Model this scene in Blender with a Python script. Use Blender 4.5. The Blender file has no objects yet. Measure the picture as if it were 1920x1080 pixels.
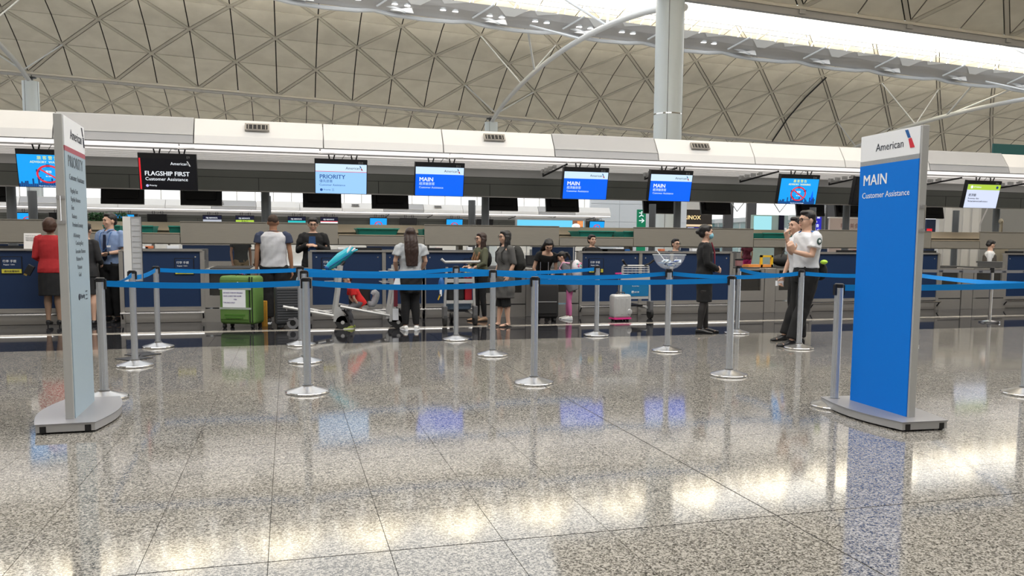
import bpy, bmesh, math, random
import numpy as np
from mathutils import Vector as V, Matrix as Mx, noise
random.seed(7)
SC = bpy.context.scene
COL = SC.collection
PI = math.pi
R = math.radians

# ------------------------------------------------------------ camera
FPX, Y0, PITCH, ROLL, YAW, CZ = 1534.1, 595.69, .08935, .006842, .267452, 1.32
_F = V((math.sin(YAW)*math.cos(PITCH), math.cos(YAW)*math.cos(PITCH), -math.sin(PITCH)))
_R = V((math.cos(YAW), -math.sin(YAW), 0)); _U = _R.cross(_F)
_R2 = _R*math.cos(ROLL)+_U*math.sin(ROLL); _U2 = -_R*math.sin(ROLL)+_U*math.cos(ROLL)
cd = bpy.data.cameras.new('camera'); cam = bpy.data.objects.new('camera', cd); COL.objects.link(cam)
cam.matrix_world = Mx(((_R2.x, _U2.x, -_F.x, 0), (_R2.y, _U2.y, -_F.y, 0), (_R2.z, _U2.z, -_F.z, CZ), (0, 0, 0, 1)))
cd.sensor_width = 36; cd.lens = 36*FPX/1920; cd.shift_y = (Y0-540)/1920; cd.clip_end = 800
SC.camera = cam

# ------------------------------------------------------------ world, lights, exposure
w = bpy.data.worlds.new('overcast_sky'); SC.world = w; w.use_nodes = True
bg = w.node_tree.nodes["Background"]; bg.inputs[0].default_value = (.95, .98, 1, 1); bg.inputs[1].default_value = 1.5
SC.view_settings.view_transform = 'Standard'; SC.view_settings.look = 'None'
SC.view_settings.gamma = 1; SC.view_settings.exposure = .16; SC.view_settings.use_curve_mapping = False

def area(name, loc, sx, sy, power, col=(1, .97, .92), rot=(0, 0, 0)):
    l = bpy.data.lights.new(name, 'AREA'); l.shape = 'RECTANGLE'; l.size = sx; l.size_y = sy
    l.energy = power; l.color = col
    o = bpy.data.objects.new(name, l); o.location = loc; o.rotation_euler = rot; COL.objects.link(o); return o
# uplights that stand on the crown walkway and wash the vault
TILT = .03956
area('crown_uplight', (50, 62.3, 19.75-TILT*50), 150, 2.2, 38000, (1, .92, .76), (PI, TILT, 0))
area('crown_uplight', (35, 19.6, 19.4-TILT*35), 110, 2.2, 11000, (1, .94, .86), (PI, TILT, 0))  # unseen lamp added to brighten the near vault
area('crown_uplight', (40, 105, 20.2-TILT*40), 150, 2.2, 75000, (1, .92, .76), (PI, TILT, 0))
# daylight from the skylight of the hall vault over the queue area
area("hall_skylight", (6, 4, 15.2), 34, 12, 5000, (1, .985, .96))
# fill light added under the canopy spine to brighten the conveyor
area('spine_fill', (6, 21.2, 2.9), 60, 1.6, 120, (1, .95, .9))

# ------------------------------------------------------------ pixel helpers (design time rays -> world points)
def ray(x, y): return _F+_R2*((x-960)/FPX)+_U2*((Y0-y)/FPX)
def P(x, y, Y):
    d = ray(x, y); d = d*(Y/d.y); return V((d.x, d.y, d.z+CZ))
def G(x, y):
    d = ray(x, y); d = d*(CZ/-d.z); return V((d.x, d.y, 0))

# ------------------------------------------------------------ materials
MATS = {}
def mat(name, col, rough=.5, metal=0, emit=None, es=1, alpha=None, trans=0, ior=1.45, coat=0, spec=.5):
    if name in MATS: return MATS[name]
    m = bpy.data.materials.new(name); m.use_nodes = True; b = m.node_tree.nodes['Principled BSDF']
    b.inputs['Base Color'].default_value = (*col, 1); b.inputs['Roughness'].default_value = rough
    b.inputs['Metallic'].default_value = metal; b.inputs['IOR'].default_value = ior
    b.inputs['Coat Weight'].default_value = coat; b.inputs['Specular IOR Level'].default_value = spec
    if emit: b.inputs['Emission Color'].default_value = (*emit, 1); b.inputs['Emission Strength'].default_value = es
    if trans: b.inputs['Transmission Weight'].default_value = trans
    if alpha is not None: b.inputs['Alpha'].default_value = alpha
    MATS[name] = m; return m
def vary(m, scale=8, amt=.12, bump=0, bscale=None, stretch=(1, 1, 1), mode='object'):
    """procedural colour variation and fine relief"""
    nt = m.node_tree; N = nt.nodes; L = nt.links; b = N['Principled BSDF']
    tc = N.new('ShaderNodeTexCoord'); mp = N.new('ShaderNodeMapping'); mp.inputs['Scale'].default_value = stretch
    if mode == 'world':
        ge = N.new('ShaderNodeNewGeometry'); L.new(ge.outputs['Position'], mp.inputs[0])
    else: L.new(tc.outputs['Object'], mp.inputs[0])
    n = N.new('ShaderNodeTexNoise'); n.inputs['Scale'].default_value = scale; n.inputs['Detail'].default_value = 5
    L.new(mp.outputs[0], n.inputs['Vector'])
    mx = N.new('ShaderNodeMix'); mx.data_type = 'RGBA'
    c = tuple(b.inputs['Base Color'].default_value)
    mx.inputs[6].default_value = tuple(min(1, v*(1-amt)) for v in c[:3])+(1,)
    mx.inputs[7].default_value = tuple(min(1, v*(1+amt)) for v in c[:3])+(1,)
    L.new(n.outputs[0], mx.inputs[0]); L.new(mx.outputs[2], b.inputs['Base Color'])
    if bump:
        n2 = N.new('ShaderNodeTexNoise'); n2.inputs['Scale'].default_value = bscale or scale*3; L.new(mp.outputs[0], n2.inputs['Vector'])
        bp = N.new('ShaderNodeBump'); bp.inputs['Strength'].default_value = bump; bp.inputs['Distance'].default_value = .01
        L.new(n2.outputs[0], bp.inputs['Height']); L.new(bp.outputs[0], b.inputs['Normal'])
    return m
def granite(name, cols, rough, scale=160):
    m = mat(name, (.3, .3, .3), rough, ior=1.52, spec=.5); nt = m.node_tree; N = nt.nodes; L = nt.links; b = N['Principled BSDF']
    ge = N.new('ShaderNodeNewGeometry')
    n1 = N.new('ShaderNodeTexNoise'); n1.inputs['Scale'].default_value = scale; n1.inputs['Detail'].default_value = 3; n1.inputs['Roughness'].default_value = .6
    v1 = N.new('ShaderNodeTexVoronoi'); v1.inputs['Scale'].default_value = scale*.75
    L.new(ge.outputs['Position'], n1.inputs['Vector']); L.new(ge.outputs['Position'], v1.inputs['Vector'])
    sx = N.new('ShaderNodeSeparateColor'); L.new(v1.outputs['Color'], sx.inputs[0])
    ad = N.new('ShaderNodeMath'); ad.operation = 'ADD'; L.new(n1.outputs[0], ad.inputs[0])
    mu = N.new('ShaderNodeMath'); mu.operation = 'MULTIPLY'; mu.inputs[1].default_value = .55; L.new(sx.outputs[0], mu.inputs[0]); L.new(mu.outputs[0], ad.inputs[1])
    cr = N.new('ShaderNodeValToRGB'); e = cr.color_ramp.elements
    ps = [.48, .62, .78, .95]
    e[0].position = ps[0]; e[0].color = (*cols[0], 1); e[1].position = ps[1]; e[1].color = (*cols[1], 1)
    for p, c in zip(ps[2:], cols[2:]):
        k = e.new(p); k.color = (*c, 1)
    L.new(ad.outputs[0], cr.inputs[0])
    # a slow cloudy variation of the stone
    n3 = N.new('ShaderNodeTexNoise'); n3.inputs['Scale'].default_value = 1.3; L.new(ge.outputs['Position'], n3.inputs['Vector'])
    mr = N.new('ShaderNodeMapRange'); mr.inputs[3].default_value = .85; mr.inputs[4].default_value = 1.12; L.new(n3.outputs[0], mr.inputs[0])
    vm = N.new('ShaderNodeVectorMath'); vm.operation = 'SCALE'; L.new(cr.outputs[0], vm.inputs[0]); L.new(mr.outputs[0], vm.inputs['Scale'])
    L.new(vm.outputs[0], b.inputs['Base Color'])
    return m

M_floor = granite('speckled_granite', [(.025, .024, .022), (.115, .108, .097), (.215, .203, .182), (.36, .342, .31)], .075)
M_dark = granite('black_granite', [(.006, .006, .008), (.012, .012, .015), (.02, .02, .024), (.05, .05, .055)], .04)
M_strip = granite('pale_stone', [(.28, .25, .22), (.38, .35, .31), (.46, .43, .38), (.55, .52, .47)], .12)
M_grout = mat('grout', (.16, .15, .135), .8)
M_ceil = vary(mat('vault_panel', (.80, .755, .655), .6), .25, .06, mode='world')
def smudge(m):
    N = m.node_tree.nodes; L = m.node_tree.links; b = N['Principled BSDF']
    ge = N.new('ShaderNodeNewGeometry'); n = N.new('ShaderNodeTexNoise'); n.inputs['Scale'].default_value = .55; n.inputs['Detail'].default_value = 6
    mp = N.new('ShaderNodeMapping'); mp.inputs['Scale'].default_value = (1, .5, 2.4); L.new(ge.outputs['Position'], mp.inputs[0]); L.new(mp.outputs[0], n.inputs['Vector'])
    cr = N.new('ShaderNodeValToRGB'); e = cr.color_ramp.elements; e[0].position = .38; e[0].color = (.75, .705, .605, 1); e[1].position = .62; e[1].color = (.84, .795, .69, 1)
    L.new(n.outputs[0], cr.inputs[0]); L.new(cr.outputs[0], b.inputs['Base Color'])
smudge(M_ceil)
M_rib = mat('rib_metal', (.62, .58, .50), .45)
M_gap = mat('dark_void', (.03, .028, .025), .9)
M_beam = mat('edge_beam', (.42, .41, .40), .5)
M_white = vary(mat('white_paint', (.78, .77, .75), .4), 2, .03)
M_tube = mat('white_steel_tube', (.72, .74, .76), .35)
M_refl = mat('reflector_fabric', (.62, .61, .61), .35, .1)
M_reflw = mat('reflector_white', (.95, .95, .94), .3)
M_col = vary(mat('column_cladding', (.64, .70, .73), .35), 1, .03)
M_fascia = vary(mat('fascia_panel', (.76, .75, .74), .4), 1.5, .03)
M_fasciag = vary(mat('fascia_panel_grey', (.42, .42, .43), .5), 1.5, .04)
M_lamp = mat('light_strip', (1, 1, 1), .5, emit=(1, .94, .92), es=.85)
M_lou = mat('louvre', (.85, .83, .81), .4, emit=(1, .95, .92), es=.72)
M_bulk = mat('bulkhead', (.36, .36, .35), .5)
M_soffit = vary(mat('dark_soffit', (.10, .105, .092), .35), 1.5, .15)
M_black = mat('black_plastic', (.012, .012, .014), .35)
M_rubber = mat('black_rubber', (.02, .02, .02), .7)
M_steel = vary(mat('brushed_steel', (.42, .42, .43), .30, 1), 30, .12, bump=.02, stretch=(1, 1, .05))
M_chrome = mat('polished_steel', (.75, .74, .73), .14, 1)
M_post = mat('anodised_post', (.66, .70, .76), .24, .85)
M_belt = mat('blue_belt', (.003, .21, .62), .7, spec=.2)
M_bluep = mat('counter_blue', (.006, .024, .078), .55)
vary(M_bluep, 120, .25)
M_sst = vary(mat('counter_steel', (.37, .35, .325), .35, .55), 12, .06, stretch=(1, 1, 6))
M_sstd = vary(mat('conveyor_cladding', (.33, .305, .26), .42, .25), 6, .06, stretch=(1, 1, 8))
M_beige = mat('conveyor_beige', (.56, .47, .34), .6)
M_teal = mat('teal_tray', (.03, .30, .24), .5)
M_worktop = mat('worktop', (.10, .10, .10), .3)
M_signw = mat('sign_white', (.86, .88, .92), .4)
M_signblue = mat('sign_blue', (.001, .185, .74), .5, spec=.2)
M_signgrey = mat('sign_grey_blue', (.36, .46, .54), .45)
M_alu = vary(mat('sign_aluminium', (.48, .48, .49), .38, .5), 4, .05)
M_aluL = mat('sign_edge_pale', (.50, .50, .49), .4, .2)
M_txtd = mat('text_dark', (.02, .025, .045), .6)
M_txtw = mat('text_white', (.9, .92, .95), .5)
M_navy = mat('logo_blue', (.01, .11, .36), .5)
M_red = mat('logo_red', (.62, .02, .04), .5)
M_glass = mat('window_glass', (1, 1, 1), 0, alpha=.12, spec=.3)
def em(name, c, s=1.0): return mat(name, (0, 0, 0), .4, emit=c, es=s)
E_blue = em('screen_blue', (.002, .13, .95)); E_pale = em('screen_pale', (.62, .80, .98)); E_sky = em('screen_light_blue', (.33, .60, .98))
E_blk = em('screen_black', (.004, .004, .006)); E_white = em('screen_white', (.9, .95, 1)); E_red = em('screen_red', (.75, .02, .03))
E_cyan = em('screen_cyan', (.01, .36, .90)); E_navy = em('screen_navy', (.01, .05, .20)); E_yel = em('screen_yellow', (.75, .8, .12))
E_lime = em('screen_lime', (.42, .62, .06)); E_green = em('sign_green', (.004, .16, .075)); E_indigo = em('board_indigo', (.02, .02, .45))
E_teal = em('screen_teal', (.02, .5, .52)); E_gold = em('shop_gold', (1, .72, .35), 1.2); E_daysky = em('screen_lightsky', (.15, .62, .92)); E_orange = em('screen_orange', (.8, .3, .1))

# ------------------------------------------------------------ mesh building
class MB:
    def __init__(s): s.v = []; s.f = []
    def add(s, vs, fs):
        n = len(s.v); s.v += [tuple(a) for a in vs]; s.f += [tuple(i+n for i in f) for f in fs]; return s
    def box(s, c, d, rot=None):
        x, y, z = (a/2 for a in d); vs = [V((i*x, j*y, k*z)) for i in (-1, 1) for j in (-1, 1) for k in (-1, 1)]
        if rot is not None: vs = [rot @ a for a in vs]
        return s.add([a+V(c) for a in vs], [(0, 1, 3, 2), (4, 6, 7, 5), (0, 4, 5, 1), (2, 3, 7, 6), (0, 2, 6, 4), (1, 5, 7, 3)])
    def bb(s, a, b): return s.box([(p+q)/2 for p, q in zip(a, b)], [abs(q-p) for p, q in zip(a, b)])
    def rings(s, rs, n=12, cap=True):
        """rs: list of (center, u, v) ellipse half axes"""
        vs = []
        for c, u, v in rs:
            for i in range(n):
                a = 2*PI*i/n; vs.append(c+u*math.cos(a)+v*math.sin(a))
        fs = [(k*n+i, k*n+(i+1) % n, (k+1)*n+(i+1) % n, (k+1)*n+i) for k in range(len(rs)-1) for i in range(n)]
        if cap: fs += [tuple(range(n-1, -1, -1)), tuple((len(rs)-1)*n+i for i in range(n))]
        return s.add(vs, fs)
    def tube(s, pts, r, n=8, cap=True):
        pts = [V(p) for p in pts]; rr = r if isinstance(r, (list, tuple)) else [r]*len(pts)
        rs = []; u = None
        for i, p in enumerate(pts):
            t = (pts[min(i+1, len(pts)-1)]-pts[max(i-1, 0)]).normalized()
            if u is None:
                u = t.cross(V((0, 0, 1))); u = t.cross(V((0, 1, 0))) if u.length < .05 else u
            u = (u-t*u.dot(t)); u = u if u.length > 1e-4 else t.orthogonal(); u.normalize(); v = t.cross(u)
            rs.append((p, u*rr[i], v*rr[i]))
        return s.rings(rs, n, cap)
    def lathe(s, prof, c=(0, 0, 0), n=24, cap=True):
        c = V(c); return s.rings([(c+V((0, 0, z)), V((r, 0, 0)), V((0, r, 0))) for r, z in prof], n, cap)
    def prism(s, pts, h0, h1, ax='z'):
        """extrude 2-D outline between h0 and h1 along ax"""
        f = {'z': lambda a, b, h: (a, b, h), 'y': lambda a, b, h: (a, h, b), 'x': lambda a, b, h: (h, a, b)}[ax]
        n = len(pts); vs = [f(a, b, h0) for a, b in pts]+[f(a, b, h1) for a, b in pts]
        return s.add(vs, [tuple(range(n-1, -1, -1)), tuple(range(n, 2*n))]+[(i, (i+1) % n, n+(i+1) % n, n+i) for i in range(n)])
    def ell(s, c, r, rot=None, n=10, m=7):
        c = V(c); rs = []
        for k in range(m+1):
            a = -PI/2+PI*k/m; ca = max(math.cos(a), .02); z = math.sin(a)*r[2]
            p = [V((0, 0, z)), V((r[0]*ca, 0, 0)), V((0, r[1]*ca, 0))]
            if rot is not None: p = [rot @ q for q in p]
            rs.append((c+p[0], p[1], p[2]))
        return s.rings(rs, n)
    def mesh(s, name):
        me = bpy.data.meshes.new(name); me.from_pydata(s.v, [], s.f)
        bm = bmesh.new(); bm.from_mesh(me); bmesh.ops.recalc_face_normals(bm, faces=bm.faces); bm.to_mesh(me); bm.free(); return me
    def ob(s, name, m, parent=None, smooth=False, bevel=0, loc=None):
        return link(name, s.mesh(name), m, parent, smooth, bevel, loc)
def link(name, me, m, parent=None, smooth=False, bevel=0, loc=None):
    o = bpy.data.objects.new(name, me); COL.objects.link(o)
    if m is not None and not me.materials: me.materials.append(m)
    if smooth:
        me.shade_smooth()
        try: me.set_sharp_from_angle(angle=R(40))
        except Exception: pass
    if bevel:
        b = o.modifiers.new('bevel', 'BEVEL'); b.width = bevel; b.segments = 2; b.limit_method = 'ANGLE'
    if parent is not None: o.parent = parent
    if loc is not None: o.location = loc
    return o
def thing(name, label, cat, loc=(0, 0, 0), rz=0, group=None):
    o = bpy.data.objects.new(name, None); o.empty_display_size = .1; COL.objects.link(o); o.location = loc; o.rotation_euler = (0, 0, rz)
    return tag(o, label, cat, group)
def tag(o, label, cat, group=None):
    o['label'] = label; o['category'] = cat
    if group: o['group'] = group
    return o
def struct(o): o['kind'] = 'structure'; return o
def copy_tree(o, parent=None):
    c = o.copy(); COL.objects.link(c); c.parent = parent
    for ch in [k for k in o.children]: copy_tree(ch, c)
    return c
def frame_of(o, rot): o.rotation_euler = rot

_fontcache = {}
def text(body, size, m, parent, loc, rot=(PI/2, 0, 0), bold=0, name='lettering', align='LEFT', depth=.0012, sx=1.0):
    """flat print, mesh from the built-in font"""
    key = (body, size, bold, align, depth, sx)
    if key in _fontcache: me = _fontcache[key].copy(); me.materials.clear()
    else:
        cu = bpy.data.curves.new('t', 'FONT'); cu.body = body; cu.size = size; cu.align_x = align; cu.extrude = depth
        cu.resolution_u = 2
        t = bpy.data.objects.new('t', cu); COL.objects.link(t); dg = bpy.context.evaluated_depsgraph_get(); dg.update()
        me = bpy.data.meshes.new_from_object(t.evaluated_get(dg)); bpy.data.objects.remove(t); bpy.data.curves.remove(cu)
        if bold:
            bm = bmesh.new(); 
            for q in (-1, 0, 1): 
                m2 = me.copy(); m2.transform(Mx.Translation((q*size*.016, 0, depth*.3*q))); bm.from_mesh(m2); bpy.data.meshes.remove(m2)
            bm.to_mesh(me); bm.free()
        if sx != 1: me.transform(Mx.Diagonal((sx, 1, 1, 1)))
        _fontcache[key] = me; me = me.copy(); me.materials.clear()
    me.materials.append(m); o = bpy.data.objects.new(name, me); COL.objects.link(o); o.parent = parent; o.location = loc; o.rotation_euler = rot
    return o
def quad(name, x0, x1, z0, z1, y, m, parent, t=.002):
    return MB().bb((x0, y-t, z0), (x1, y, z1)).ob(name, m, parent)
def logo(parent, x, z, h, y, sxf=1.0, dark=False):
    """slanted two-tone tail emblem"""
    k = h
    MB().prism([(x, z+k*.52), (x-.28*k, z+k), (x-.02*k, z+k), (x+.22*k, z+k*.52)], y-.002, y, 'y').ob('emblem', M_txtw if dark else M_navy, parent)
    MB().prism([(x+.02*k, z+k*.44), (x+.26*k, z+k*.47), (x+.50*k, z), (x+.2*k, z)], y-.002, y, 'y').ob('emblem', M_txtw if dark else M_red, parent)

# ============================================================ SETTING
# ---- floor: recessed bed plus single granite tiles
XJ = [-.1+.505*k for k in range(-28, 5)]+[2.30]+[2.30+.53*k for k in range(1, 36)]
YJ = [3.44+.52*k for k in range(-6, 0)]+[3.44]+[3.44+.52*k for k in range(1, 15)]+[10.95]
fl = struct(MB().bb((-60, -6, -.30), (190, 150, -.012)).ob('floor', M_grout))
tiles = []
for j in range(len(YJ)-1):
    for i in range(len(XJ)-1):
        x0, x1, y0, y1 = XJ[i], XJ[i+1], YJ[j], YJ[j+1]
        cx, cy = (x0+x1)/2, (y0+y1)/2
        d = V((cx, cy, 0))-V((0, 0, CZ)); z = d.dot(_F)
        if z < .5: continue
        px = 960+FPX*d.dot(_R2)/z; py = Y0-FPX*d.dot(_U2)/z
        vis = -80 < px < 2000 and py < 1130
        tiles.append((0 if vis else 1, -1/z**3 if vis else z, x0, x1, y0, y1))
tiles.sort()
tcache = {}; rest = MB()
for k, (_, _, x0, x1, y0, y1) in enumerate(tiles):
    ge = .004 if abs(x0-2.30) < .01 else .0015; gf = .004 if abs(x1-2.30) < .01 else .0015
    gy0 = .004 if abs(y0-3.44) < .01 else .0015; gy1 = .004 if abs(y1-3.44) < .01 else .0015
    a, b = (x0+ge, y0+gy0, -.012), (x1-gf, y1-gy1, 0)
    if k < 300:
        key = tuple(round(v, 3) for v in (b[0]-a[0], b[1]-a[1], ge, gy0))
        if key not in tcache: tcache[key] = MB().bb((0, 0, -.012), (b[0]-a[0], b[1]-a[1], 0)).mesh('floor_tile')
        link('floor_tile', tcache[key], M_floor, fl, loc=(a[0], a[1], 0))
    else: rest.bb(a, b)
M_dj = mat('movement_joint', (.02, .018, .016), .7)
MB().bb((2.2965, -6, -.012), (2.3035, 10.95, -.002)).ob('movement_joint', M_dj, fl); MB().bb((XJ[0], 3.4365, -.012), (XJ[-1], 3.4435, -.002)).ob('movement_joint', M_dj, fl)
o = rest.ob('floor_tile_field', M_floor, fl); o['kind'] = 'stuff'
# dark granite apron before the desks with its pale line
def slabrow(name, m, y0, y1, xs, mx=300):
    for i in range(len(xs)-1): MB().bb((xs[i]+.0015, y0+.001, -.012), (xs[i+1]-.0015, y1-.001, 0)).ob(name, m, fl)
slabrow('apron_slab', M_dark, 10.95, 12.68, [-14+1.0*k for k in range(48)])
slabrow('pale_slab', M_strip, 12.68, 12.93, [-14+1.0*k for k in range(48)])
slabrow('apron_slab', M_dark, 12.93, 14.6, [-14+1.0*k for k in range(48)])
MB().bb((-60, 14.6, -.012), (190, 150, 0)).ob('far_paving', M_floor, fl)
MB().bb((-60, -6, -.012), (XJ[0], 14.6, 0)).ob('side_paving', M_floor, fl)
MB().bb((XJ[-1], -6, -.012), (190, 10.95, 0)).ob('side_paving', M_floor, fl)
struct(MB().bb((-400, -200, -.6), (700, 700, -.31)).ob('ground', mat('outside_ground', (.35, .35, .34), .9)))

# ---- vaulted roof
S, X0R, SL, BAY = 7.118, -22.07, .03956, 42.708
ROWS = [(83.62, 15.44), (80.49, 17.58), (77.14, 19.27), (73.6, 20.64), (69.9, 21.6), (66.1, 22.2), (62.3, 22.42)]
def node(r, t, dy, dz): Y, Z = ROWS[r]; X = X0R+S*t; return V((X, Y+dy, Z+dz-SL*X))
def inset(tri, gaps, lift=0):
    """shrink triangle: gaps[i] for edge i->i+1"""
    n = (tri[1]-tri[0]).cross(tri[2]-tri[0]).normalized(); out = []
    lines = []
    for i in range(3):
        a, b = tri[i], tri[(i+1) % 3]; d = (b-a).normalized(); inn = n.cross(d); lines.append((a+inn*gaps[i], d))
    for i in range(3):
        (p, d), (q, e) = lines[i-1], lines[i]
        # intersection of p+d s and q+e t in plane
        k = e.cross(n).normalized(); s_ = (q-p).dot(k)/d.dot(k); out.append(p+d*s_)
    return out, n
def vault(tag_n, dy, dz, t0, t1, nparts, rmax=6, skylight=True):
    root = struct(MB().bb((0, 0, 0), (.01, .01, .01)).ob('ceiling', M_gap)) if False else None
    back = MB(); gl = MB(); ribs = MB(); cells = []
    X_ = lambda t: X0R+S*t
    for r in range(rmax):
        e = 0 if r % 2 == 0 else 1
        for h in range(int(t0*2), int(t1*2)):
            a, b = node(r, h/2, dy, dz), node(r, (h+1)/2, dy, dz); c, d = node(r+1, (h+1)/2, dy, dz), node(r+1, h/2, dy, dz)
            up = V((0, .0, .14))
            g, gd = .03, .185
            hh = (h+e) % 2
            if hh == 0: T = [((a, b, c), (g, g+.02, gd), 0), ((a, c, d), (gd, g, g+.02), 1)]; dg = (a, c)
            else: T = [((a, b, d), (g, gd, g+.02), 2), ((b, c, d), (g+.02, g, gd), 3)]; dg = (b, d)
            sky = r == rmax-1 and skylight
            for tri, gp, ty in T:
                cells.append((r, ty, h, tri, gp, sky and ty in (1, 3)))
            if not sky: back.add([p+up for p in (a, b, c, d)], [(0, 1, 2, 3)])
            dd = (dg[1]-dg[0]); nn = (b-a).cross(d-a).normalized(); side = dd.cross(nn).normalized()*.115
            nn = nn if nn.z < 0 else -nn
            vs = [dg[0]+side, dg[0]-side, dg[1]-side, dg[1]+side]
            ribs.add([v+nn*.03 for v in vs]+[v-nn*.12 for v in vs], [(0, 1, 2, 3), (4, 5, 6, 7), (0, 1, 5, 4), (1, 2, 6, 5), (2, 3, 7, 6), (3, 0, 4, 7)])
    root = struct(back.ob('ceiling', M_gap))
    ribs.ob('rib_lattice', M_rib, root)['kind'] = 'stuff'
    # biggest in view first
    def size(c):
        p = c[3][0]-V((0, 0, CZ)); z = p.dot(_F)
        if z < 5: return 1e9
        px = 960+FPX*p.dot(_R2)/z; py = Y0-FPX*p.dot(_U2)/z
        return z+(0 if -60 < px < 1980 and -40 < py < 300 else 1e4)
    cells.sort(key=size); cache = {}; rest = MB(); k = 0
    for r, ty, h, tri, gp, skyp in cells:
        if skyp: 
            pts, n = inset(tri, gp); gl.add(pts, [(0, 1, 2)]); continue
        if k < nparts:
            key = (r, ty)
            o0 = tri[0]
            if key not in cache:
                pts, n = inset([p-o0 for p in tri], gp); n = n if n.z > 0 else -n
                cache[key] = MB().add([p for p in pts]+[p+n*.06 for p in pts], [(0, 1, 2), (3, 4, 5), (0, 1, 4, 3), (1, 2, 5, 4), (2, 0, 3, 5)]).mesh('ceiling_panel')
            link('ceiling_panel', cache[key], M_ceil, root, loc=o0); k += 1
        else:
            pts, n = inset(tri, gp); rest.add(pts, [(0, 1, 2)])
    if rest.v: rest.ob('ceiling_panel_field', M_ceil, root)['kind'] = 'stuff'
    if gl.v: gl.ob('skylight_pane', M_glass, root)['kind'] = 'stuff'
    # springing edge beam with hubs
    Y, Z = ROWS[0][0]+dy, ROWS[0][1]+dz
    def bar(y0, y1, z0, z1):
        xa, xb = X_(t0), X_(t1); m = MB()
        m.add([(x, y, z-SL*x) for x in (xa, xb) for y, z in ((y0, z0), (y1, z0), (y1, z1), (y0, z1))], [(0, 1, 2, 3), (4, 5, 6, 7), (0, 1, 5, 4), (1, 2, 6, 5), (2, 3, 7, 6), (3, 0, 4, 7)]); return m
    bar(Y-.05, Y+.28, Z-(.44 if tag_n == 'N' else .30), Z-.10).ob('edge_beam', M_beam, root)
    bar(Y-.15, Y+.1, Z-.10, Z+.06).ob('edge_trim', M_rib, root)
    for t in range(int(t0), int(t1)+1):
        x = X_(t)
        MB().box((x, Y+.05, Z-.2-SL*x), (.4, .4, .25)).ob('edge_node', M_beam, root)
    return root
vA = vault('A', 0, 0, -2, 22, 300)
vB = vault('B', BAY, -.65, -4, 20, 150)
vN = vault('N', -BAY, .15, 5, 16, 110, rmax=4, skylight=False)

pts = [node(a_, 10.62-.02*a_, 0, 0)+V((0, 0, -.12)) for a_ in range(4)]
tag(MB().tube(pts, .075, 6).ob('roof_joint', M_black), 'black expansion joint line running up the vault right of the thick column', 'cable')  # black tube drawn along the vault's expansion joint
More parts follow.
